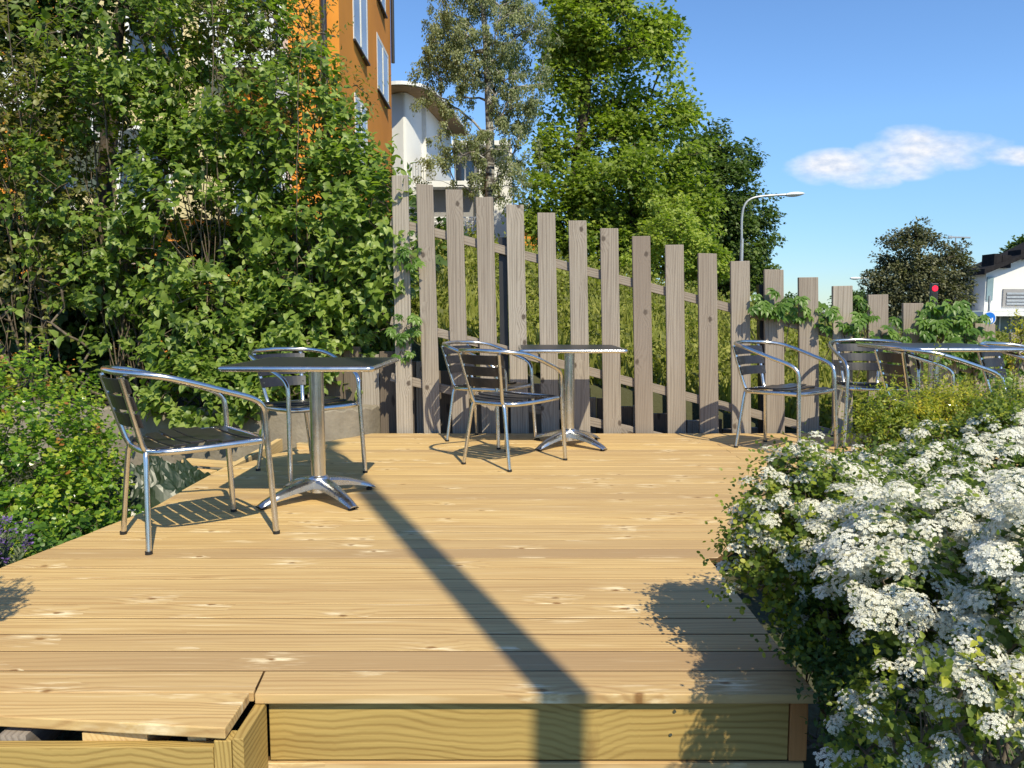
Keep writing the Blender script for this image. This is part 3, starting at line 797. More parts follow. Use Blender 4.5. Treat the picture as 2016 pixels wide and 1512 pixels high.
def make_table():
    t = thing('bistro_table', 'x', 'table')
    h = .735; w_ = .365
    m = MB(); m.box(-w_ + .008, w_ - .008, -w_ + .008, w_ - .008, h - .022, h, 0); m.build('tabletop', M['top'], t, bevel=.002)
    m = MB()
    pth = [];
    for (cx, cy, a0) in ((w_ - .02, w_ - .02, 0), (-w_ + .02, w_ - .02, 90), (-w_ + .02, -w_ + .02, 180), (w_ - .02, -w_ + .02, 270)):
        for k in range(5): a = R(a0 + 22.5 * k); pth.append((cx + .02 * math.cos(a), cy + .02 * math.sin(a), h - .0125))
    pth.append(pth[0]); m.tube(pth, .0135, 10, caps=False); m.build('rim', M['alu'], t, smooth=True)
    m = MB(); m.lathe([(.038, .10), (.038, h - .03)], n=28); m.build('column', M['alu'], t, smooth=True)
    m = MB(); m.box(-.16, .16, -.16, .16, h - .032, h - .0225, 0); m.build('mounting_plate', M['dark_metal'], t)
    m = MB(); m.lathe([(.062, .045), (.062, .09), (.054, .118), (.044, .128), (.039, .13)], n=28); m.build('base_hub', M['cast'], t, smooth=True)
    for k in range(4):
        a = R(45 + 90 * k); ca, sa = math.cos(a), math.sin(a); nx = 12; V = []
        for i in range(nx + 1):
            f = i / nx; rr_ = .03 + .31 * f
            zt = .118 - .012 * f - .076 * f ** 1.7; zb = .072 - .0 * f - .058 * f ** 1.0 + .01 * math.sin(PI * f)
            hw = .052 - .026 * f ** .8 + (.002 if i == nx else 0)
            if i == nx: zt -= .006; rr_ += .002
            sec = [(-hw, zb), (-hw * .95, zt - .014), (-hw * .55, zt - .002), (0, zt), (hw * .55, zt - .002), (hw * .95, zt - .014), (hw, zb), (0, zb + .004)]
            for (l_, z_) in sec: V.append((rr_ * ca - l_ * sa, rr_ * sa + l_ * ca, z_))
        Fc = []
        for i in range(nx):
            for q in range(8): Fc.append((i * 8 + q, (i + 1) * 8 + q, (i + 1) * 8 + (q + 1) % 8, i * 8 + (q + 1) % 8))
        Fc += [tuple(range(8)), tuple(reversed(range(nx * 8, nx * 8 + 8)))]
        m = MB(); m.add(V, Fc); g = m.build('base_foot', M['cast'], t, smooth=True)
        m = MB(); m.lathe([(.016, 0), (.017, .012), (.008, .014), (.008, .02)], (.315 * ca, .315 * sa, 0), 14); m.build('leveller', M['rubber'], g, smooth=True)
    return t
t0 = make_table()
def tbl(o, loc, rz, sc, lab, legrot=0):
    o.location = loc; o.rotation_euler = (0, 0, R(rz)); o.scale = sc
    tag(o, lab, 'table', 'square bistro tables on the deck')
pL = G(632, 984); pM = G(1128, 877)
tt_ = [t0, copy_tree(t0), copy_tree(t0)]
tbl(tt_[0], (pL.x - .015, pL.y + .02, 0), -1, (1, 1, 1), 'square dark table on the left, nearest of the three tables')
tbl(tt_[1], (pM.x - .03, pM.y, 0), 0, (1, 1, 1), 'square dark table in the middle, just in front of the fence pickets')
pR = P(1842, 676, 5.35)
tbl(tt_[2], (pR.x, 5.35, 0), 0, (1.03, 1.0, 1.035), 'square table on the right seen edge on above the white flowers')

# ================================================================== LEFT SIDE: HEDGE
LIL = 'tall lilac shrubs of the hedge on the left'
def lower_thin(zc, x1):
    def f(p, rng):
        k = np.clip((p[:, 2] - .45) / (zc - .45), .05, 1) + np.clip((p[:, 0] + x1) * .9, 0, 1)
        return rng.random(len(p)) < k
    return f
HY = 7.05
shrub('lilac_shrub', 'lilac shrub at the right end of the hedge, leaning over the first fence pickets', 'shrub', (-1.85, 7.0, .15),
      [(-1.6, 6.9, 2.0), (-2.1, 7.1, 2.4), (-1.3, 6.8, 1.7), (-1.8, 6.8, 2.9), (-2.2, 6.9, 1.8), (-1.45, 7.1, 1.2)],
      [(-1.62, HY, 1.35, .66, .62, 1.05, 1.3), (-1.95, HY + .1, 2.35, .62, .6, .95), (-1.85, HY - .25, .75, .6, .5, .5, 1.2), (-1.30, HY - .2, 1.7, .32, .4, .6), (-1.35, HY - .1, 2.15, .25, .3, .5, .7), (-1.06, HY - .55, 1.75, .16, .2, .45, 1.6), (-1.0, HY - .55, 1.15, .14, .2, .35, 1.2)],
      1050, .22, 4, .112, M['lilac'], M['twig'], 11, group=LIL, extra=16, gaps=.42, varb=.10, r_base=.022)
shrub('lilac_shrub', 'lilac shrub in the middle of the hedge, behind the left table', 'shrub', (-2.75, 7.1, .15),
      [(-2.7, 6.9, 2.2), (-3.1, 7.1, 3.0), (-2.4, 7.0, 2.8), (-2.9, 6.8, 1.6), (-2.5, 7.0, 3.4), (-2.2, 6.9, 1.5), (-3.2, 7.0, 1.6)],
      [(-2.75, HY, 1.6, .72, .65, 1.2, 1.3), (-2.6, HY + .1, 3.0, .72, .6, .95), (-2.6, HY - .3, .8, .62, .45, .5), (-2.55, 6.30, .30, .6, .2, .24, 3), (-1.95, 6.22, .24, .3, .14, .2, 3)],
      1150, .22, 4, .108, M['lilac'], M['twig'], 12, group=LIL, extra=16, gaps=.55, varb=.06, r_base=.024)
shrub('lilac_shrub', 'lilac shrub with bare dark stems low down, left of the middle of the hedge', 'shrub', (-3.6, 7.15, .15),
      [(-3.9, 6.9, 2.6), (-3.4, 7.0, 3.2), (-3.2, 7.2, 2.4), (-4.1, 7.1, 1.9), (-3.6, 6.8, 2.0), (-3.8, 7.2, 3.4), (-3.0, 6.9, 1.9)],
      [(-3.65, HY, 2.2, .75, .65, 1.2, 1.2), (-3.5, HY + .1, 3.3, .7, .6, .8, .8), (-3.7, HY - .2, .9, .7, .5, .7, .6), (-3.3, 6.42, .30, .5, .2, .28, 3)],
      1050, .21, 4, .098, M['lilac'], M['twig'], 13, group=LIL, extra=16, gaps=.55, thin=lower_thin(1.5, 2.4), r_base=.026)
shrub('lilac_shrub', 'lilac shrub with brown seed heads at the left edge of the photo', 'shrub', (-4.5, 7.1, .15),
      [(-4.5, 6.9, 2.6), (-4.2, 7.0, 2.2), (-4.9, 7.1, 2.9), (-4.7, 6.9, 1.6), (-4.1, 6.8, 3.2), (-4.4, 7.2, 3.4)],
      [(-4.55, HY, 2.25, .75, .65, 1.15, 1.2), (-4.3, HY - .3, 1.6, .5, .5, .8, .7), (-4.5, HY + .1, 3.1, .7, .6, .6, .5), (-4.6, HY - .1, .8, .7, .5, .6, .5), (-5.0, HY + .2, 2.4, .5, .5, 1.3, 1.5)],
      1050, .20, 4, .080, M['lilac2'], M['twig'], 14, group=LIL, extra=16, gaps=.38, thin=lower_thin(1.5, 2.4), r_base=.036, varb=-.05)
shrub('lilac_shrub', 'slender lilac shrub reaching above the others in front of the orange drainpipe wall', 'shrub', (-2.2, 7.5, .3),
      [(-2.0, 7.4, 3.3), (-2.3, 7.5, 3.8), (-1.8, 7.4, 2.9), (-1.55, 7.4, 2.7)],
      [(-2.2, 7.6, 3.1, .55, .5, 1.3), (-1.62, 7.5, 2.75, .25, .3, .55, .8), (-2.55, 7.7, 3.9, .5, .5, .7)],
      560, .20, 5, .068, M['lilac2'], M['twig'], 15, group=LIL, gaps=.30, r_base=.022, varb=0, width=.8)
for bx_, w__, hz_, lb in ((-2.0, 1.0, 1.5, 'dark shrub added behind the right end of the hedge to darken its gaps'), (-4.2, 1.5, 1.35, 'dark shrub added behind the left part of the hedge to darken its gaps'), (-5.4, .9, 1.5, 'dark shrub added behind the hedge at the left edge to darken its gaps')):
    tree('backing_shrub', lb, 'shrub', (bx_, 8.6, -.05), [(bx_, 8.6, -.05), (bx_, 8.6, .6), (bx_ + .1, 8.6, 1.1)],  # dark foliage added behind the hedge so that its gaps look shaded
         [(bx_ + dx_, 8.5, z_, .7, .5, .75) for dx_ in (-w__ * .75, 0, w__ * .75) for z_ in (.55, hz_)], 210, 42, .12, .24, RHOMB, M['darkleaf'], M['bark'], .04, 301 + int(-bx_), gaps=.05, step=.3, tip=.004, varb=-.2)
tree('broadleaf_tree', 'dark leaved tree with a forked trunk above the hedge in the top left corner', 'tree', (-4.6, 8.6, .3),
     [(-4.6, 8.6, .3), (-4.55, 8.6, 1.2), (-4.45, 8.55, 2.2), (-4.3, 8.5, 3.2), (-4.15, 8.5, 4.2)],
     [(-4.6, 8.5, 4.3, 1.4, .9, .95), (-3.3, 8.6, 4.6, .9, .8, .7), (-5.3, 8.6, 3.2, .6, .7, 1.0), (-5.0, 8.3, 4.4, .7, .7, .6, 2)], 260, 28, .11, .28, OVATE, M['darkleaf'], M['bark'], .09, 21, gaps=.42, step=.3, tip=.005)
# dead twigs hanging in the hedge are part of the shrubs above

# low shrub on the left with glossy leaves and russet tips
g1, gp, gn = shrub('glossy_shrub', 'low shrub with small glossy leaves and russet tips left of the near chair', 'shrub', (-2.75, 4.15, GZ),
      [(-2.6, 4.0, .4), (-3.0, 4.2, .5), (-2.4, 3.9, .2), (-2.8, 3.8, .35), (-2.3, 4.3, .1)],
      [(-2.85, 4.15, .22, .66, .6, .54, 1.3), (-2.55, 4.0, -.02, .50, .55, .36), (-2.25, 3.85, -.14, .25, .4, .22, .8), (-3.1, 4.0, .3, .5, .5, .45)],
      2300, .10, 4, .037, M['glossy'], M['twig'], 31, tips=.06, gaps=.15, gscale=.4, tpl=ROUND, r_base=.015, tip=.0015, step=.1, width=1.1)
# low groundcover between shrub, deck and wall
def cover(name, label, n, xs, ys, z0, hz, size, mat, seed, cat='ground cover', mask=None):
    rng = np.random.default_rng(seed)
    x = rng.uniform(*xs, n); y = rng.uniform(*ys, n)
    m = np.array([xx < left_edge(y_) - .02 for xx, y_ in zip(x, y)]) if mask is None else mask(x, y)
    x = x[m]; y = y[m]; n = len(x)
    z = z0 + rng.random(n) ** 1.5 * hz * (.5 + .5 * np.sin(x * 9 + y * 7) ** 2)
    p = np.stack([x, y, z], 1)
    o = leaves(name, p, rng.normal(0, .6, (n, 3)) + np.array([0, -.2, .2]), rng.normal(0, .35, (n, 3)) + np.array([0, -.2, 1]), size * rng.uniform(.6, 1.4, n), ROUND, mat, rng, None, np.clip(rng.normal(.45, .25, n), 0, 1))
    return tag(o, label, cat, kind='stuff')
cover('ground_cover', 'low green ground cover growing along the left edge of the deck', 16000, (-3.4, -1.55), (2.6, 5.4), GZ, .17, .034, M['cover'], 41, mask=lambda x, y: np.array([(a < left_edge(b) - .02) and not (-2.62 < a < -2.0 and b > 4.75) for a, b in zip(x, y)]))
shrub('small_leafy_shrub', 'low leafy plant spreading along the deck edge under the glossy shrub', 'shrub', (-2.25, 3.3, GZ),
      [(-2.2, 3.2, -.1), (-2.4, 3.4, -.08), (-2.1, 3.5, -.1)], [(-2.32, 3.3, -.17, .3, .45, .2), (-2.2, 3.75, -.2, .22, .3, .18), (-2.5, 2.95, -.15, .35, .3, .2)],
      420, .09, 4, .042, M['cover'], M['twig'], 33, gaps=.1, r_base=.01, tip=.0015, step=.1, tpl=ROUND)
# lavender
def lavender(loc, h, n, seed, label, spr=.16):
    rng = np.random.default_rng(seed); t = thing('lavender', label, 'plant', loc)
    st = MB(); P_, A_ = [], []; Pf, Af = [], []
    for k in range(n):
        a = rng.uniform(0, 6.28); s_ = rng.random() ** .6 * spr; hh = h * rng.uniform(.65, 1.0)
        b = Vector((loc[0] + math.cos(a) * s_ * .35, loc[1] + math.sin(a) * s_ * .35, loc[2])); e = Vector((loc[0] + math.cos(a) * s_ * 1.5, loc[1] + math.sin(a) * s_ * 1.5, loc[2] + hh))
        m_ = (b + e) / 2 + Vector((math.cos(a), math.sin(a), 0)) * -.02
        pts = cr_spline([b, m_, e], 3); st.tube(pts, .0014, 4)
        for i, q in enumerate(pts[1:]):
            f = (i + 1) / len(pts)
            for w_ in range(5 if f < .75 else 9):
                d = np.array([math.cos(w_ * 2.4), math.sin(w_ * 2.4), 1.0 if f < .75 else .4])
                (P_ if f < .72 else Pf).append(np.array(q) + (0 if f < .72 else rng.normal(0, .006, 3))); (A_ if f < .72 else Af).append(d)
    st.build('stems', M['lavender_leaf'], t, True)
    P_ = np.array(P_); A_ = np.array(A_); Pf = np.array(Pf); Af = np.array(Af)
    leaves('foliage', P_, A_, rng.normal(0, 1, P_.shape), .04, RHOMB, M['lavender_leaf'], rng, t, width=.35)
    leaves('flowers', Pf, Af, rng.normal(0, 1, Pf.shape), .014, RHOMB, M['lavender_flower'], rng, t, width=.8)
lavender((-2.17, 3.0, GZ), .47, 120, 51, 'purple lavender at the left edge of the photo beside the deck', .14)
lavender((-1.62, 1.96, .20), .60, 240, 52, 'lavender in a clay pot just left of the photo, its shadow on the deck', .13)
pt = thing('flower_pot', 'clay pot holding the taller lavender just outside the left edge', 'pot', (-1.62, 1.96, .001))
m = MB(); m.lathe([(.08, .001), (.115, .19), (.125, .19), (.125, .23), (.105, .23), (.10, .19)], (-1.62, 1.96, 0), 24); m.build('pot_body', plain('terracotta', (.35, .13, .06), .8), pt, True, smooth=True)
m = MB(); m.lathe([(.099, .17), (.098, .20)], (-1.62, 1.96, 0), 20); m.build('potting_soil', M['soil'], pt, True)

# tarpaulin heap, white sheet, spare timber
def heap(name, label, cat, cx, cy, rx, ry, hz, mat, seed, nx=60, ny=46, z0=GZ + .01, sharp=.06):
    rng = np.random.default_rng(seed)
    u = np.linspace(-1, 1, nx); v_ = np.linspace(-1, 1, ny); U, Vv = np.meshgrid(u, v_)
    prof = np.clip(1.05 - (np.abs(U) ** 2.6 + np.abs(Vv) ** 2.6), 0, 1) ** .5
    H = prof * hz
    fold = np.zeros_like(U)
    for k in range(8):
        a = rng.uniform(0, PI); f = rng.uniform(3, 11); ph = rng.uniform(0, 6.28)
        s_ = (U * math.cos(a) + Vv * math.sin(a)) * f + ph + .8 * np.sin(U * 2 + Vv * 3 + k)
        fold += (1 - np.abs(np.sin(s_))) ** 2 / f ** .7 * 1.5
    fold += rng.normal(0, .05, U.shape)
    H = H * (.55 + .45 * np.clip(fold / 2.5, 0, 1.5)) + fold * sharp * .5
    X = cx + U * rx * (1 + .08 * np.sin(Vv * 5 + seed)) + .02 * np.sin(fold * 3); Y_ = cy + Vv * ry * (1 + .1 * np.sin(U * 4 + seed))
    V = np.stack([X, Y_, z0 + H], -1).reshape(-1, 3)
    ii = np.arange((ny - 1) * (nx - 1)); r_ = ii // (nx - 1); c_ = ii % (nx - 1); a_ = r_ * nx + c_
    o = link(name, np_mesh(name, V, [np.stack([a_, a_ + 1, a_ + nx + 1, a_ + nx], 1)], False), mat)
    m_ = o.modifiers.new('thickness', 'SOLIDIFY'); m_.thickness = .003
    return tag(o, label, cat)
M['tarp'] = plain('green_tarpaulin', (.022, .04, .020), .40, 0, 60, .15, spec=.5)
M['white_plastic'] = plain('white_plastic_sheet', (.62, .60, .56), .45, 0, 20, .1)
heap('tarpaulin', 'crumpled dark green tarpaulin over a heap behind the near chair', 'tarpaulin', -2.34, 4.95, .36, .34, .36, M['tarp'], 61)
heap('plastic_sheet', 'crumpled white plastic sheet poking out in front of the green tarpaulin', 'plastic sheet', -2.32, 4.50, .22, .13, .09, M['white_plastic'], 64, 26, 16)
for i, (a, b, wd, th, z, lab) in enumerate([
    ((365, 908), (480, 917), .09, .035, -.16, 'upper pale timber offcut lying by the green tarpaulin'),
    ((366, 926), (420, 932), .08, .035, -.22, 'lower pale timber offcut under the other by the green tarpaulin'),
    ((372, 963), (450, 935), .07, .03, -.20, 'pale timber offcut lying against the left deck edge'),
    ((588, 876), (640, 880), .06, .035, .018, 'short pale plank on the deck behind the left table')]):
    pa_ = G(a[0], a[1], z); pb_ = G(b[0], b[1], z); m_ = MB(); m_.beam(pa_, pb_, wd, th, (0, 0, 1), .3 * i)
    tag(m_.build('timber_offcut', M['fresh'], None, bevel=.002), lab, 'timber', 'spare timber pieces')

# ================================================================== BUILDINGS
def part(name, mat, parent, *boxes, bevel=0):
    m = MB()
    for b in boxes: m.box(*b)
    return m.build(name, mat, parent, True, bevel=bevel)
SL = -.0284
X0_ = -3.29
def wallx(Y): return X0_ + SL * Y
ob = thing('orange_building', 'orange rendered apartment block rising behind the hedge', 'building', (wallx(17.5), 17.5, GZ))
m = MB(); ya, yb = 17.5, 26.6; H = 17
m.hexa([(-22, ya, GZ), (wallx(ya), ya, GZ), (wallx(yb), yb, GZ), (-22, yb, GZ)], [(-22, ya, H), (wallx(ya), ya, H), (wallx(yb), yb, H), (-22, yb, H)])
m.build('wall', M['orange_render'], ob, True)
PALE = plain('curtained_pane', (.42, .43, .42), .12, 0, 1, .2, spec=.8)
for (y0, y1, z0, z1) in ((19.3, 21.2, 7.55, 9.35), (23.3, 25.4, 7.5, 9.1), (23.3, 25.0, 10.15, 11.8), (19.3, 20.9, 4.7, 6.3), (19.3, 21.2, 10.3, 12.0)):
    m = MB(); x = wallx((y0 + y1) / 2)
    fw = .11
    m.box(x - .04, x + .04, y0, y0 + fw, z0, z1); m.box(x - .04, x + .04, y1 - fw, y1, z0, z1); m.box(x - .04, x + .04, y0 + fw, y1 - fw, z1 - fw, z1); m.box(x - .04, x + .04, y0 + fw, y1 - fw, z0, z0 + fw)
    m.box(x - .02, x + .05, (y0 + y1) / 2 - .05, (y0 + y1) / 2 + .05, z0 + fw, z1 - fw)
    wd = m.build('window', M['white_paint'], ob, True)
    m = MB(); m.box(x - .02, x + .035, y0 + fw, y1 - fw, z0 + fw, z1 - fw); m.build('pane', PALE, wd, True)
    m = MB(); m.box(x - .02, x + .09, y0 - .03, y1 + .03, z0 - .05, z0 - .003); m.build('sill', M['dark_metal'], wd, True)
m = MB(); m.tube([(wallx(17.5) - .30, 17.38, GZ), (wallx(17.5) - .30, 17.38, 17)], .065, 12); m.build('drainpipe', M['dark_metal'], ob, True, smooth=True)
m = MB(); m.tube([(wallx(26.5) + .09, 26.45, 9.2), (wallx(26.5) + .09, 26.45, 17)], .06, 8); m.build('drainpipe', M['dark_metal'], ob, True, smooth=True)
# cream bay, balconies and doors on the front
def px_x(px, Y): return (px - 1008) / F_PX * Y
YC = 17.5
part('cream_bay', M['cream_render'], ob, (px_x(165, YC), px_x(470, YC), YC - .35, YC + .2, 3.0, 17))
for (pl, pr, zb) in ((440, 575, 5.85), (60, 240, 5.0)):
    xa, xb = px_x(pl, 16.6), px_x(pr, 16.6)
    bl = part('balcony', M['white_paint'], ob, (xa, xb, 15.9, 17.1, zb, zb + .22))
    m = MB(); m.box(xa, xa + .06, 15.9, 17.1, zb + .223, zb + 1.15)
    m.box(xb - .06, xb, 15.9, 17.1, zb - .6, zb - .003); m.box(xa + .06, xb, 15.93, 15.97, zb + .25, zb + .95); m.box(xa + .06, xb, 15.9, 15.98, zb + 1.0, zb + 1.08)
    m.build('railing', M['white_paint'] if pl != 240 else M['grey_soffit'], bl, True)
for (px, z0, z1) in ((100, 5.4, 7.2), (300, 3.2, 5.0), (520, 6.2, 8.0), (330, 6.2, 7.8), (520, 3.0, 4.8), (110, 2.2, 4.2), (210, 2.0, 3.2)):
    x = px_x(px, 17.1); fr = part('window', M['white_paint'], ob, (x - .6, x + .6, 17.06, 17.62, z0, z1))
    part('pane', M['glass'], fr, (x - .5, x - .04, 17.03, 17.058, z0 + .1, z1 - .1), (x + .04, x + .5, 17.03, 17.058, z0 + .1, z1 - .1))

# white building with a curved eave
wb = thing('white_building', 'white rendered apartment house with a curved overhanging eave behind the birch', 'building', (-4.5, 38, GZ))
eave = [(740, 172), (779, 166), (820, 169), (849, 180), (872, 199), (901, 233), (924, 266)]
ze = 11.3; ep = []
for (px, py) in eave:
    d = unit_ray(px, py); t = (ze - 1) / d[2]; ep.append(Vector((d[0] * t, d[1] * t, 0)))
ep = cr_spline(ep, 4)
def strip(pts, off0, off1, z0, z1):
    V = []; F = []
    for i, p in enumerate(pts):
        t = (pts[min(i + 1, len(pts) - 1)] - pts[max(i - 1, 0)]).normalized(); n_ = Vector((-t.y, t.x, 0))
        a = p + n_ * off0; b = p + n_ * off1
        V += [(a.x, a.y, z0), (a.x, a.y, z1), (b.x, b.y, z1), (b.x, b.y, z0)]
    for i in range(len(pts) - 1):
        for k in range(4): F.append((i * 4 + k, (i + 1) * 4 + k, (i + 1) * 4 + (k + 1) % 4, i * 4 + (k + 1) % 4))
    F += [(3, 2, 1, 0), tuple((len(pts) - 1) * 4 + k for k in range(4))]
    return V, F
m = MB(); m.add(*strip(ep, 1.1, 3.2, GZ, ze - .06)); m.build('wall', M['white_render'], wb, True)
m = MB(); m.add(*strip(ep, 0, 4.2, ze, ze + .16)); rf = m.build('roof', M['white_paint'], wb, True)
m = MB(); m.add(*strip(ep, .05, 1.09, ze - .05, ze - .003)); m.build('soffit', M['tan_soffit'], rf, True)
def PX(px, Y): return px_x(px, Y)
def PZ(py, Y, px=930): return P(px, py, Y).z
Yb = 37.0
z = lambda py: PZ(py, Yb)
x = lambda px: PX(px, Yb)
part('balcony_roof', M['white_paint'], wb, (x(893), x(1006), Yb - .3, Yb + 5, z(288), z(279)))
part('wall', M['white_render'], wb, (x(944), x(1008), Yb + .35, Yb + 5, GZ, z(288.5)), (x(893), x(944) - .01, Yb + 1.3, Yb + 5, GZ, z(288.5)))
part('fascia_band', M['grey_soffit'], wb, (x(893), x(944) - .02, Yb + .2, Yb + 1.29, z(304), z(289)))
fr = part('window', M['white_paint'], wb, (x(895), x(938), Yb + .9, Yb + .98, z(309), z(305)), (x(914), x(917), Yb + .9, Yb + .98, z(350), z(309.2)), (x(934), x(938), Yb + .9, Yb + .98, z(350), z(309.2)), (x(895), x(897), Yb + .9, Yb + .98, z(350), z(309.2)))
part('pane', M['glass'], fr, (x(897.2), x(913.8), Yb + .93, Yb + .96, z(350), z(309.4)), (x(917.2), x(933.8), Yb + .93, Yb + .96, z(350), z(309.4)))
bl = part('balcony', M['white_paint'], wb, (x(820), x(940), Yb - .6, Yb + .8, z(372), z(360)))
m = MB()
for kx in np.arange(815, 862, 5.0): m.tube([(x(kx), Yb - .55, z(366)), (x(kx), Yb - .55, z(325))], .018, 5)
m.tube([(x(812), Yb - .55, z(450)), (x(812), Yb - .55, z(335)), (x(815), Yb - .55, z(327)), (x(822), Yb - .55, z(324)), (x(880), Yb - .55, z(318))], .035, 6)
m.build('railing', M['zinc'], bl, True)
part('recess', M['grey_soffit'], wb, (x(850), x(932), Yb + .3, Yb + .9, z(455), z(372.5)))
bl = part('balcony', M['white_paint'], wb, (x(845), x(942), Yb - .5, Yb + .3, z(462), z(455)))
m = MB()
for kx in np.arange(846, 942, 6.0): m.box(x(kx), x(kx) + .04, Yb - .48, Yb - .44, z(455), z(429))
for ky in (430, 438, 446): m.box(x(845), x(942), Yb - .435, Yb - .40, z(ky + 1), z(ky - 1))
m.build('railing', M['white_paint'], bl, True)
m = MB(); m.tube([(x(1011), Yb + .3, GZ), (x(1011), Yb + .3, z(372))], .06, 6); m.build('drainpipe', M['zinc'], wb, True)
oh = thing('orange_house', 'small patch of an orange house seen low between the fence pickets', 'house', (.9, 40, GZ))
part('wall', M['orange_render'], oh, (PX(1022, 40), PX(1062, 40), 40, 46, GZ, P(1040, 452, 40).z)); part('roof', M['dark_roof'], oh, (PX(1018, 40), PX(1066, 40), 39.7, 46.3, P(1040, 452, 40).z + .003, P(1040, 448, 40).z))

# white house on the right
YH = 46.0
hx = lambda px: PX(px, YH)
hz = lambda py: P(1950, py, YH).z
wh = thing('white_house', 'white house with a dark roof at the right edge beyond the fence', 'house', (hx(2000), YH, GZ))
def prism(mb_, pts, y0, y1):
    n = len(pts); V = [(a, y0, b) for a, b in pts] + [(a, y1, b) for a, b in pts]
    F = [tuple(range(n))[::-1], tuple(range(n, 2 * n))] + [(i, (i + 1) % n, n + (i + 1) % n, n + i) for i in range(n)]
    mb_.add(V, [f[::-1] for f in F])
m = MB(); prism(m, [(hx(1933), hz(612)), (hx(2070), hz(612)), (hx(2070), hz(476)), (hx(1933), hz(537))], YH, YH + 2.4); m.build('wall', M['white_render'], wh, True)
m = MB()
for (a, b, c, d, e, f) in ((1918, 541, 530, 1960, 523, 516), (1960, 523, 516, 2016, 500, 491), (2016, 500, 491, 2080, 470, 458)):
    prism(m, [(hx(a), hz(b)), (hx(d), hz(e)), (hx(d), hz(f)), (hx(a), hz(c))], YH - .6, YH + 2.6)
rf = m.build('roof', M['dark_roof'], wh, True)
for (a, b, c, d) in ((1941, 1956, 522, 500), (1957, 1974, 522, 503), (1992, 2030, 505, 492)):
    m = MB(); m.box(hx(a), hx(b), YH - .3, YH + .9, hz(c + 6), hz(d)); m.build('chimney', M['dark_roof'], rf, True)
part('wing', M['grey_soffit'], wh, (hx(1884), hx(1932.5), YH + 1.2, YH + 6, hz(640), hz(549)))
part('window', M['dark_metal'], wh, *[(hx(1924), hx(1931), YH + 1.1, YH + 1.197, hz(p_ + 5), hz(p_ - 4)) for p_ in (554, 568, 583)])
part('stair_window', plain('blue_grey_panel', (.20, .28, .31), .3, 0, 2, .1), wh, (hx(1935), hx(1947), YH - .08, YH - .003, hz(592), hz(545)))
vn = part('sign_panel', M['grey_soffit'], wh, (hx(1967), hx(2050), YH - .1, YH - .003, hz(604), hz(569)))
part('lettering_slat', M['zinc'], vn, *[(hx(1973), hx(2046), YH - .16, YH - .103, hz(p_ + 2.0), hz(p_ - 2.0)) for p_ in (578, 585, 592, 598)])  # slats stand in for the unreadable lettering of a sign panel
part('canopy', M['white_paint'], wh, (hx(1900), hx(2075), YH - 1.6, YH + .5, hz(622), hz(613)))
part('shop_front', plain('shop_front_grey', (.16, .21, .19), .25, 0, 1, .2), wh, (hx(1925), hx(2070), YH - .05, YH + 2.3, GZ, hz(622.5)))
for p_ in (1940, 1962, 1984, 2006): part('shop_mullion', M['white_paint'], wh, (hx(p_), hx(p_ + 3), YH - .1, YH - .053, GZ, hz(623)))
an = thing('roof_antenna', 'thin television antenna standing above the copper tree', 'antenna', (hx(1898), YH + 4, hz(545)))
m = MB(); m.tube([(hx(1898), YH + 1.5, hz(549)), (hx(1898), YH + 1.5, hz(461))], .035, 6); m.build('mast', M['zinc'], an, True)
m = MB(); m.tube([(hx(1884), YH + 1.5, hz(462)), (hx(1927), YH + 1.5, hz(463))], .05, 6)
for p_ in (1884, 1887, 1890): m.tube([(hx(p_), YH + 1.5, hz(459)), (hx(p_), YH + 1.5, hz(466))], .03, 5)
m.tube([(hx(1912), YH + 1.5, hz(489.5)), (hx(1922), YH + 1.5, hz(489))], .02, 5)
m.build('boom', M['zinc'], an, True)

# ================================================================== STREET FURNITURE
def lamp(px, Y, top, arm, head, label, pole_r, bottom=GZ):
    x0 = P(px, 500, Y).x; t = thing('street_lamp', label, 'street lamp', (x0, Y, bottom), 0, 'street lamps beyond the fence')
    pp = [P(a, b, Y) for a, b in arm]
    m = MB(); m.tube([(x0 , Y, bottom), (x0, Y, P(px, top, Y).z)], pole_r * 1.5, 12); m.build('pole', M['zinc'], t, True, smooth=True)
    m = MB(); pts = cr_spline(pp, 6); m.tube(pts, pole_r, 10); m.build('arm', M['zinc'], t, True, smooth=True)
    h0 = P(head[0], head[1], Y); h1 = P(head[2], head[3], Y); L_ = (h1 - h0).length
    m = MB(); nn = 10; V = []
    pts = [h0 + (h1 - h0) * (i / nn) for i in range(nn + 1)]
    rr = [max(.02, L_ * .24 * math.sin(PI * min(1, .12 + .86 * i / nn)) ** .7) for i in range(nn + 1)]
    m.tube(pts, rr, 12, flat=.55); m.build('lamp_head', M['white_paint'], t, True, smooth=True)
lamp(1460, 30, 470, [(1460, 472), (1460.5, 430), (1466, 404), (1480, 391), (1505, 386), (1550, 383)], (1547, 384, 1584, 381), 'tall grey street lamp with a curved arm in front of the dark tree', .045)
lamp(1722, 60, 600, [(1722, 612), (1722, 552), (1716, 548), (1694, 548)], (1674, 548, 1696, 548), 'small distant street lamp whose head shows left of the copper tree', .05)
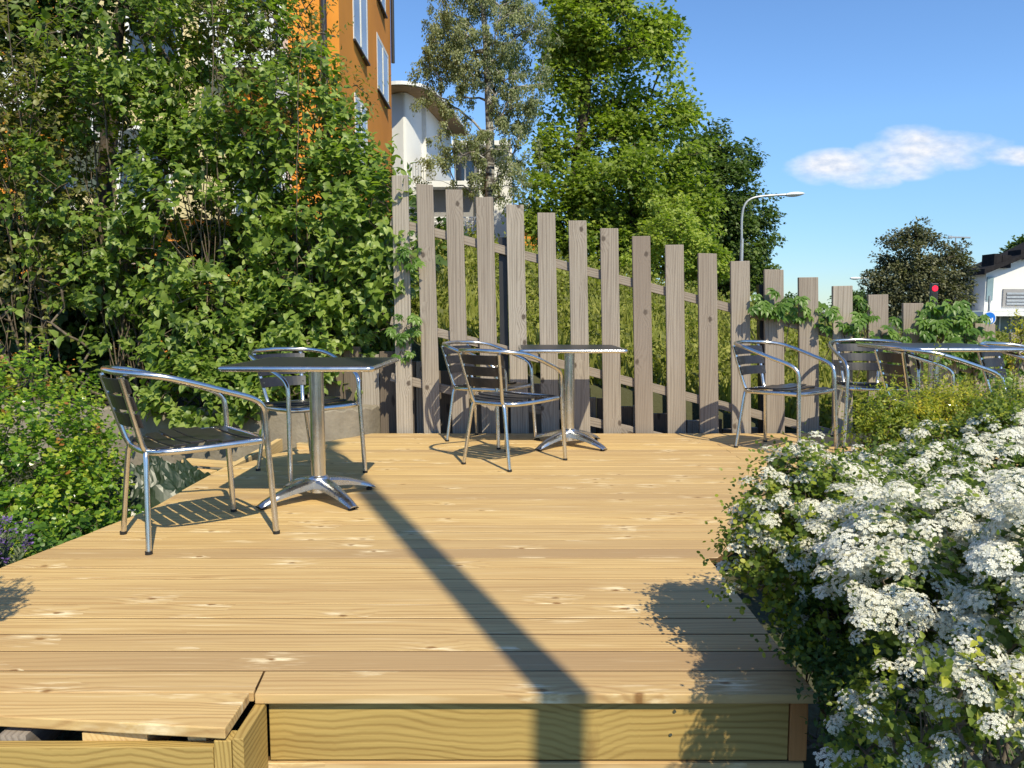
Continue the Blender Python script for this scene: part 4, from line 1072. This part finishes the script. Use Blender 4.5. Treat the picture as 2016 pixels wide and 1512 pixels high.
# lamp post behind the photographer: it throws the long shadow over the deck
s0 = G(1118, 1372); s1 = G(742, 985)
dr = (s0 - s1).normalized(); pp_ = s0 + dr * 2.9
t = thing('lamp_post', 'lamp post behind the photographer that throws the long shadow', 'lamp post', (pp_.x, pp_.y, GZ))
m = MB(); m.tube([(pp_.x, pp_.y, GZ), (pp_.x, pp_.y, 7.4)], .066, 20); m.build('pole', M['zinc'], t, True, smooth=True)
m = MB(); m.lathe([(.16, 0), (.16, .25), (.075, .32)], (pp_.x, pp_.y, GZ), 20); m.build('base_sleeve', M['zinc'], t, True, smooth=True)
m = MB(); m.tube([(pp_.x, pp_.y, 7.4), (pp_.x, pp_.y, 7.55), (pp_.x, pp_.y, 7.6)], [.066, .16, .05], 20); m.build('lamp_head', M['zinc'], t, True, smooth=True)

# traffic light
YT = 30; tl = thing('traffic_light', 'traffic light showing red in front of the copper tree', 'traffic light', (PX(1837, YT), YT, GZ))
m = MB(); m.tube([(PX(1837, YT), YT, GZ), (PX(1837, YT), YT, P(1837, 600, YT).z)], .05, 8); m.build('pole', M['dark_metal'], tl, True)
m = MB(); c_ = P(1837, 575, YT); m.box(c_.x - .14, c_.x + .14, YT - .12, YT + .02, c_.z - .48, c_.z + .34); hs = m.build('housing', M['dark_metal'], tl, True, bevel=.02)
em = NT('red_signal'); em.set(Base_Color=(.6, .0, .02), Roughness=.3); em.b.inputs['Emission Color'].default_value = (1, .01, .03, 1); em.b.inputs['Emission Strength'].default_value = 2.2
for k_, mt in ((0, em.m), (1, M['rubber']), (2, M['rubber'])):
    zz = P(1837, 568, YT).z - k_ * .26
    m = MB(); m.tube([(c_.x, YT - .119, zz), (c_.x, YT - .145, zz)], .105, 18); m.build('lens', mt, hs, True)
# blue round sign with white arrow
YS = 24; c_ = P(1947, 627, YS); rs = 13.5 / F_PX * YS
sg = thing('road_sign', 'round blue road sign with a white arrow above a fence picket', 'road sign', (c_.x, YS, GZ))
m = MB(); m.tube([(c_.x, YS + .03, GZ), (c_.x, YS + .03, c_.z + .7)], .035, 10); m.build('pole', M['zinc'], sg, True, smooth=True)
m = MB(); m.tube([(c_.x, YS, c_.z), (c_.x, YS - .012, c_.z)], rs, 32); disc = m.build('sign_plate', M['white_paint'], sg, True)
m = MB(); m.tube([(c_.x, YS - .013, c_.z), (c_.x, YS - .017, c_.z)], rs * .90, 32); m.build('blue_face', plain('sign_blue', (.01, .16, .62), .35, 0, 2, .02), disc, True)
m = MB(); m.beam((c_.x - rs * .55, YS - .021, c_.z + rs * .5), (c_.x + rs * .25, YS - .021, c_.z - rs * .3), rs * .22, .004, (0, 1, 0)); m.beam((c_.x + rs * .45, YS - .021, c_.z - rs * .5), (c_.x - rs * .15, YS - .021, c_.z - rs * .48), rs * .2, .004, (0, 1, 0)); m.beam((c_.x + rs * .44, YS - .0205, c_.z - rs * .5), (c_.x + rs * .42, YS - .0205, c_.z + rs * .1), rs * .2, .003, (0, 1, 0))
m.build('arrow', M['white_paint'], disc, True)

# ================================================================== TREES
def E(px, py, Y, rx, rz, ry=None, wgt=1):
    p = P(px, py, Y); k = Y / F_PX
    return (p.x, Y, p.z, rx * k, (ry or (rx + rz) / 2.3) * k, rz * k, wgt)
def TR(pts, Y): return [tuple(P(a, b, Y)) for a, b in pts]
Yq = 24
tr_ = TR([(968, 700), (966, 560), (964, 400), (966, 300), (962, 200), (958, 100), (950, 0), (945, -120)], Yq)
tree('birch_tree', 'tall hanging birch with pale trunk in front of the white building', 'tree', (tr_[0][0], Yq, GZ), tr_,
     [E(950, 60, Yq, 120, 110), E(880, 110, Yq, 72, 90), E(1030, 110, Yq, 70, 120), E(960, -80, Yq, 125, 90), E(990, 300, Yq, 75, 90, wgt=1.0), E(890, 270, Yq, 62, 70, wgt=.55), E(930, 350, Yq, 60, 50, wgt=.5), E(1010, 200, Yq, 50, 60), E(850, 80, Yq, 48, 45, wgt=.8), E(835, 150, Yq, 30, 60, wgt=.6), E(865, 330, Yq, 45, 50, wgt=.6)],
     800, 95, .068, .30, RHOMB, M['birch'], M['birchbark'], .15, 71, shell=.25, gaps=.42, gscale=1.1, droop=1.1, hang=2.1, tip=.006, width=.9, step=.4)
Yq = 29
tr_ = TR([(1128, 640), (1126, 450), (1128, 380), (1140, 300), (1150, 220), (1158, 130), (1170, 20), (1175, -80)], Yq)
tree('maple_tree', 'tall bright green maple with dark branching trunk right of the birch', 'tree', (tr_[0][0], Yq, GZ), tr_,
     [E(1180, 60, Yq, 110, 80), E(1260, 110, Yq, 85, 70), E(1300, 60, Yq, 40, 60), E(1160, 170, Yq, 90, 60), E(1275, 230, Yq, 90, 60), E(1190, -60, Yq, 120, 70), E(1090, 300, Yq, 45, 60), E(1220, 290, Yq, 80, 60), E(1105, 150, Yq, 50, 60, wgt=.8), E(1330, 210, Yq, 42, 60)],
     400, 74, .165, .62, MAPLE, M['maple'], M['bark'], .24, 172, shell=.3, gaps=.60, gscale=1.3, tip=.014, step=.7, flat=.8, varb=.06)
Yq = 27
tr_ = TR([(1250, 660), (1250, 520), (1246, 440), (1240, 360), (1250, 280)], Yq)
tree('maple_tree', 'shorter bushy green maple below the tall one, above the fence', 'tree', (tr_[0][0], Yq, GZ), tr_,
     [E(1240, 370, Yq, 130, 75), E(1150, 420, Yq, 90, 60), E(1330, 400, Yq, 80, 80), E(1290, 480, Yq, 110, 60), E(1180, 490, Yq, 110, 50), E(1060, 420, Yq, 45, 80), E(1340, 300, Yq, 50, 60), E(1060, 500, Yq, 50, 50)],
     400, 78, .15, .52, MAPLE, M['maple'], M['bark'], .16, 173, shell=.35, gaps=.48, gscale=1.2, tip=.01, step=.6, flat=.8, varb=-.08)
Yq = 34
tr_ = TR([(1420, 660), (1420, 560), (1415, 460), (1412, 360), (1412, 290)], Yq)
tree('dark_tree', 'dense dark green tree behind the curved street lamp', 'tree', (tr_[0][0], Yq, GZ), tr_,
     [E(1410, 380, Yq, 85, 90), E(1440, 300, Yq, 40, 55), E(1425, 470, Yq, 90, 80), E(1465, 450, Yq, 52, 80), E(1370, 330, Yq, 55, 65), E(1410, 540, Yq, 80, 50), E(1460, 540, Yq, 50, 40), E(1410, 262, Yq, 20, 28, wgt=.7)],
     430, 85, .15, .58, MAPLE, M['darkleaf'], M['bark'], .2, 74, shell=.5, gaps=.15, gscale=1.5, tip=.01, step=.7, flat=.6, varb=.05)
Yq = 19
tr_ = TR([(1345, 640), (1345, 560), (1340, 480), (1338, 420)], Yq)
tree('sapling_tree', 'yellow green young tree with thin bare twigs just above the fence', 'tree', (tr_[0][0], Yq, GZ), tr_,
     [E(1340, 470, Yq, 75, 60), E(1310, 520, Yq, 80, 35), E(1380, 520, Yq, 60, 45), E(1330, 400, Yq, 40, 40, wgt=.3)], 150, 60, .085, .24, MAPLE, M['maple'], M['twig'], .05, 75, shell=.3, gaps=.3, gscale=.8, tip=.006, step=.3, flat=.6, varb=.25)
Yq = 38
tr_ = TR([(1815, 680), (1815, 600), (1812, 540), (1808, 480), (1800, 450)], Yq)
tree('copper_tree', 'rounded copper brown tree left of the white house', 'tree', (tr_[0][0], Yq, GZ), tr_,
     [E(1800, 500, Yq, 62, 52), E(1790, 560, Yq, 78, 50), E(1860, 540, Yq, 46, 55), E(1798, 460, Yq, 24, 24), E(1750, 585, Yq, 35, 40), E(1845, 590, Yq, 60, 35), E(1885, 495, Yq, 18, 18, wgt=.6)],
     360, 75, .15, .42, RHOMB, M['redtree'], M['bark'], .16, 76, shell=.45, gaps=.12, gscale=1.3, tip=.01, step=.6, flat=.7, varb=.05)
for i, (pxs, py, Y_, rx, rz, lab, lm) in enumerate([
    (1565, 612, 75, 38, 24, 'low far tree showing between two right hand pickets', 'darkleaf'),
    (1680, 600, 90, 38, 22, 'low far tree left of the copper tree, by the small lamp', 'darkleaf'),
    (2020, 500, 60, 24, 28, 'tree top peeking over the white house roof at the right edge', 'darkleaf')]):
    tr_ = TR([(pxs, 640), (pxs, py)], Y_)
    tree('far_tree', lab, 'tree', (tr_[0][0], Y_, GZ), [(tr_[0][0], Y_, GZ)] + tr_[1:], [E(pxs, py, Y_, rx, rz), E(pxs + rx * .7, py + 8, Y_, rx * .6, rz * .7)], 90, 60, .30, .85, RHOMB, M[lm], M['bark'], .2, 80 + i, shell=.4, gaps=.1, tip=.02, step=1.5, flat=.7)

# bank vegetation
rng = np.random.default_rng(91)
n = 30000
x = rng.uniform(-2.6, 8.5, n); y = 6.85 + (rng.random(n) ** 1.1) * 6.5
clump = .55 + .45 * np.sin(x * 2.3 + 1.7 * np.sin(y * 1.9)) * np.sin(y * 2.9 + x)
z = bank_h(x, y)
p = np.stack([x, y, z - .02], 1); al = rng.normal(0, .32, (n, 3)) + np.array([-.05, -.1, 1]); up = rng.normal(0, .6, (n, 3)) + np.array([0, -1, .3])
gr = leaves('bank_grass', p, al, up, (.14 + .24 * clump) * rng.uniform(.6, 1.3, n), BLADE, M['grass'], rng, None, np.clip(.35 + .3 * clump + rng.normal(0, .2, n), 0, 1), width=1.5)
tag(gr, 'dry yellow green grass covering the bank behind the fence', 'grass', kind='stuff')
n = 120000
nb = 420; bxx = rng.uniform(-2.4, 8.3, nb); byy = rng.uniform(7.0, 12.5, nb); br = rng.uniform(.16, .42, nb)
ci = rng.integers(0, nb, n); off = nrm(rng.normal(0, 1, (n, 3))) * rng.random((n, 1)) ** .4 * np.array([1, 1, .75])
p = np.stack([bxx[ci], byy[ci], bank_h(bxx[ci], byy[ci]) + br[ci] * .45], 1) + off * br[ci][:, None]
gr = leaves('bank_plants', p, off + rng.normal(0, .5, (n, 3)), rng.normal(0, .5, (n, 3)) + np.array([0, -.3, 1]), .046 * rng.uniform(.5, 1.6, n), RHOMB, M['grass'], rng, None, np.clip(rng.normal(.35, .2, n) + rng.normal(0, .22, nb)[ci], 0, 1))
tag(gr, 'low bushy plants growing among the grass on the bank', 'undergrowth', kind='stuff')

# ================================================================== CREEPER ON THE FENCE
def creeper(label, spots, seed, size=.085, Y0=None, group='creeper plants on the fence'):
    rng = np.random.default_rng(seed); Y0 = Y0 or YFN - .02
    c = P(spots[0][0], spots[0][1], Y0); t = thing('creeper', label, 'climbing plant', (c.x, Y0, c.z), 0, group)
    vine = MB(); Pp, Al, Up, Sz, Vr = [], [], [], [], []
    last = None
    for (px, py, rx, rz, n) in spots:
        c = P(px, py, Y0); k = Y0 / F_PX
        root = Vector((c.x + rng.normal(0, .03), Y0 + .09, c.z - rz * k - .25))
        vine.tube(cr_spline([root, (root + c) / 2 + Vector((rng.normal(0, .04), .03, 0)), c], 4), .004, 5)
        for i in range(n):
            a = rng.uniform(0, 6.28); rr = rng.random() ** .5
            q = Vector((c.x + math.cos(a) * rx * k * rr * 1.2, Y0 + rng.uniform(-.12, .10), c.z + math.sin(a) * rz * k * rr * 1.25))
            vine.tube([c + (q - c) * .3, q], .0018, 4)
            d = np.array([rng.normal(0, .55), -.45, -.75 + rng.normal(0, .35)]); d /= np.linalg.norm(d)
            nu = np.array([rng.normal(0, .3), -.5, .8]); sx = np.cross(d, nu); sx /= np.linalg.norm(sx)
            s_ = size * rng.uniform(.55, 1.3); vv = rng.uniform(.3, .9)
            for j, an_ in enumerate((-1.25, -.62, 0, .62, 1.25)):
                Pp.append(np.array(q)); Al.append(d * math.cos(an_) + sx * math.sin(an_) - np.array([0, 0, .12])); Up.append(nu); Sz.append(s_ * (1, .95, .85)[abs(j - 2)] if True else 0); Vr.append(vv + rng.normal(0, .06))
    vine.build('vine', M['twig'], t, True)
    leaves('leaves', np.array(Pp), np.array(Al), np.array(Up), np.array(Sz), OVATE, M['creeper'], rng, t, np.array(Vr), width=.72)
creeper('creeper hanging over the pickets left of the lone chair on the right', [(1520, 600, 34, 24, 22), (1555, 612, 30, 24, 18), (1498, 596, 22, 18, 10)], 101)
creeper('thin creeper climbing between the pickets above the facing chair', [(1625, 622, 14, 36, 12), (1660, 655, 22, 20, 10), (1700, 640, 18, 45, 20), (1712, 605, 12, 22, 6)], 102)
creeper('creeper between the pickets just left of the table end', [(1762, 660, 22, 32, 20), (1770, 690, 28, 14, 12)], 103)
creeper('largest creeper clump on the fence, above the edge-on table', [(1860, 640, 48, 40, 55), (1900, 655, 36, 36, 30), (1835, 620, 24, 30, 16), (1880, 710, 60, 26, 24)], 104, .095)
creeper('creeper sprigs on the fence at the right edge of the photo', [(2000, 700, 30, 26, 18), (1960, 730, 20, 20, 10)], 105)
creeper('bright creeper sprig beside the first pickets at the hedge end', [(800, 640, 26, 22, 26), (806, 500, 18, 40, 20), (790, 690, 16, 16, 8)], 106, .07, group='creeper plants on the fence')
creeper('creeper low behind the facing chair between two pickets', [(1745, 790, 30, 25, 16), (1770, 760, 20, 20, 8)], 107)

# ================================================================== FLOWERING SHRUBS (RIGHT)
def corymbs(cp, cn, rng, parent, rad=.030, per=34, name='flowers'):
    n = len(cp); ci = np.repeat(np.arange(n), per)
    d = nrm(cn * .55 + np.array([.06, -.18, .9]) + rng.normal(0, .22, cn.shape))
    ref = nrm(rng.normal(0, 1, (n, 3))); a = nrm(np.cross(d, ref)); b = np.cross(d, a)
    k = np.tile(np.arange(per), n); rr = np.sqrt((k + .5) / per); th = k * 2.39996 + rng.uniform(0, 6, n)[ci]
    R_ = (rad * rng.uniform(.6, 1.25, n))[ci]
    h = (1 - rr ** 2) * .55
    p = cp[ci] + (a[ci] * (np.cos(th) * rr)[:, None] + b[ci] * (np.sin(th) * rr)[:, None] + d[ci] * h[:, None]) * R_[:, None] + rng.normal(0, .0018, (n * per, 3))
    up = nrm(d[ci] + (a[ci] * (np.cos(th) * rr)[:, None] + b[ci] * (np.sin(th) * rr)[:, None]) * .8 + rng.normal(0, .16, p.shape))
    al = nrm(np.cross(up, rng.normal(0, 1, p.shape)))
    # floret template lies in x,y with z = up, so 'along' is any direction across it
    var = np.clip(rng.normal(.7, .22, n * per) + rng.normal(0, .12, n)[ci], 0, 1)
    leaves(name, p, al, up, R_ * (2.45 / math.sqrt(per)) * rng.uniform(.8, 1.2, n * per), FLORET, M['petal'], rng, parent, var)

def spirea(label, base, ells, nleaf, nclus, seed, dens=None, per=34, rad=.030, leafs=.028, lmat='spirea', sub=4, gaps=.1, shell=.55, length=.09, low=-.25, outw=(.93, 1.06), tpl=ROUND):
    base = (base[0], base[1], GZ); rng = np.random.default_rng(seed)
    top = max(e[2] + e[5] for e in ells)
    stems = []
    for e in ells:
        for _ in range(3): stems.append((e[0] + rng.normal(0, e[3] * .4), e[1] + rng.normal(0, e[4] * .4), e[2] + e[5] * rng.uniform(.1, .6)))
    t, p, nv = shrub('spirea_shrub', label, 'shrub', base, stems, ells, nleaf, length, 4, leafs, M[lmat], M['twig'], seed, shell=shell, gaps=gaps, gscale=.5, tpl=tpl, r_base=.012, tip=.0013, step=.12, group='white flowering shrubs on the right', width=.95)
    # flower heads in arching groups on the outside
    q = []; qn = []
    w_ = np.array([e[3] * e[4] * (e[7] if len(e) > 7 else 1) for e in ells]); w_ /= w_.sum()
    while len(q) < nclus:
        e = ells[rng.choice(len(ells), p=w_)]; d = rng.normal(0, 1, 3); d /= np.linalg.norm(d)
        if d[2] < low + rng.random() * .3: continue
        if dens is not None and rng.random() > dens(np.array(e[:3]) + d * np.array(e[3:6])): continue
        c = np.array(e[:3]) + d * np.array(e[3:6]) * rng.uniform(*outw)
        inside = False
        for e2 in ells:
            if e2 is e: continue
            if np.sum(((c - np.array(e2[:3])) / np.array(e2[3:6])) ** 2) < .62: inside = True
        if inside: continue
        axis = np.cross(d, rng.normal(0, 1, 3)); axis /= np.linalg.norm(axis)
        for k in range(sub):
            q.append(c + axis * (k - sub / 2) * rad * 1.7 + rng.normal(0, rad * .45, 3) + d * rng.normal(0, .008)); qn.append(d)
    corymbs(np.array(q), np.array(qn), rng, t, rad, per)
    return t
spirea('biggest spirea mound crowded with white flower heads at the right edge', (1.0, 1.6),
       [E(1847, 1138, 1.60, 175, 140), E(2032, 1138, 1.62, 190, 160), E(1777, 1188, 1.50, 95, 75), E(2002, 1258, 1.45, 120, 95), E(1727, 1078, 1.75, 85, 75), E(2122, 1178, 1.3, 150, 170)], 620, 600, 201, per=60, rad=.0295, sub=4, outw=(1.04, 1.2), low=-.45, leafs=.026)
shrub('spirea_shrub', 'dark flowerless spirea foliage added inside and below the mounds to darken their gaps', 'shrub', (.98, 1.9, GZ), [(1.0, 1.9, .1), (.98, 1.95, -.05), (1.1, 1.8, .1), (1.1, 2.1, .1)],
      [E(1880, 1180, 1.62, 150, 100, wgt=1.5), E(2030, 1200, 1.5, 120, 130), E(1780, 1200, 1.6, 70, 60), E(1650, 1260, 2.0, 90, 90), E(1800, 1300, 1.9, 150, 110), E(1960, 1320, 1.9, 130, 110), E(1690, 1400, 1.8, 55, 100), E(1820, 1440, 1.85, 150, 100)], 2200, .08, 4, .026, M['darkleaf'], M['twig'], 207, shell=.3, gaps=.25, gscale=.4, tpl=OVATE, r_base=.01, tip=.0013, step=.12, group='white flowering shrubs on the right', varb=-.15)  # dark leaf colour and inner foliage block light and stand in for deep shade
spirea('spirea with white heads and bright leafy twigs nearest to us in the bottom right corner', (.85, 1.3),
       [E(1710, 1440, 1.55, 50, 80), E(1800, 1420, 1.40, 65, 90), E(1925, 1350, 1.25, 60, 45), E(1960, 1450, 1.25, 80, 70), E(2020, 1400, 1.2, 50, 90)], 150, 75, 202, per=60, rad=.023, sub=4, leafs=.025, low=-.6, outw=(1.0, 1.3), lmat='spirea_y', length=.10, tpl=OVATE)
spirea('yellow green spirea with fewer white heads overhanging the deck boards', (.95, 2.2),
       [E(1594, 1032, 2.15, 112, 108), E(1529, 1102, 2.12, 72, 95), E(1569, 942, 2.15, 28, 50), E(1674, 992, 2.3, 75, 60), E(1694, 1102, 2.1, 100, 100), E(1634, 1222, 2.05, 80, 95)], 1300, 330, 203, per=40, rad=.023, sub=4, leafs=.025, gaps=.35, outw=(1.08, 1.36), lmat='spirea_y', low=-.4, length=.11)
spirea('spirea with flat white heads behind the biggest mound, in front of the chairs', (1.9, 3.0),
       [E(1800, 953, 3.0, 120, 60), E(1970, 938, 3.0, 120, 66), E(1890, 1008, 2.6, 150, 60), E(1710, 988, 2.8, 60, 45)], 1200, 330, 204, per=30, rad=.027, sub=4, leafs=.030, outw=(1.03, 1.22))
def bushy(name, label, ells, n, seed, lmat, lsize=.034, length=.12, varb=0, width=.7):
    b = (ells[0][0], ells[0][1], GZ)
    shrub(name, label, 'shrub', b, [(e[0], e[1], e[2] + e[5] * .3) for e in ells] * 2, ells, n, length, 5, lsize, M[lmat], M['twig'], seed, shell=.4, gaps=.15, gscale=.4, tpl=RHOMB, r_base=.01, tip=.0015, step=.1, varb=varb, width=width)
bushy('leafy_shrub', 'yellow green feathery shrub at the back edge of the deck before the facing chair', [E(1755, 834, 4.0, 60, 50), E(1720, 866, 3.9, 30, 30), E(1800, 856, 4.0, 40, 50)], 560, 211, 'golden', .030, length=.15, varb=-.12)
bushy('golden_shrub', 'golden leaved shrub between the white heads below the right table', [E(1885, 806, 4.0, 58, 28), E(1850, 820, 3.9, 30, 24)], 380, 212, 'golden', .028, length=.11, varb=.18)
bushy('golden_shrub', 'small upright golden sprig beside the feathery yellow green shrub', [E(1812, 826, 3.85, 12, 26)], 70, 213, 'golden', .028, length=.06, varb=.25)
bushy('golden_shrub', 'golden sprig at the right edge above the table level', [E(2008, 640, 5.6, 12, 18), E(2006, 690, 5.6, 10, 40)], 70, 214, 'golden', .034, length=.08, varb=.2)
bushy('leafy_shrub', 'reddish stemmed green shrub growing up in front of the half hidden chair', [E(1838, 755, 4.2, 14, 48), E(1965, 792, 3.9, 60, 24), E(2005, 810, 3.7, 50, 36), E(1915, 845, 3.8, 50, 20), E(1780, 856, 3.8, 50, 22), E(1745, 800, 3.9, 14, 30), E(1930, 780, 4.0, 12, 30)], 430, 215, 'spirea_y', .030, length=.12, varb=.12)
spirea('small spirea with white heads at the right edge just under the chair arm', (2.2, 3.5),
       [E(1985, 845, 3.4, 60, 34), E(1850, 868, 3.5, 50, 22)], 320, 60, 205, per=24, rad=.026, sub=3, leafs=.028, outw=(1.0, 1.25), lmat='spirea_y')
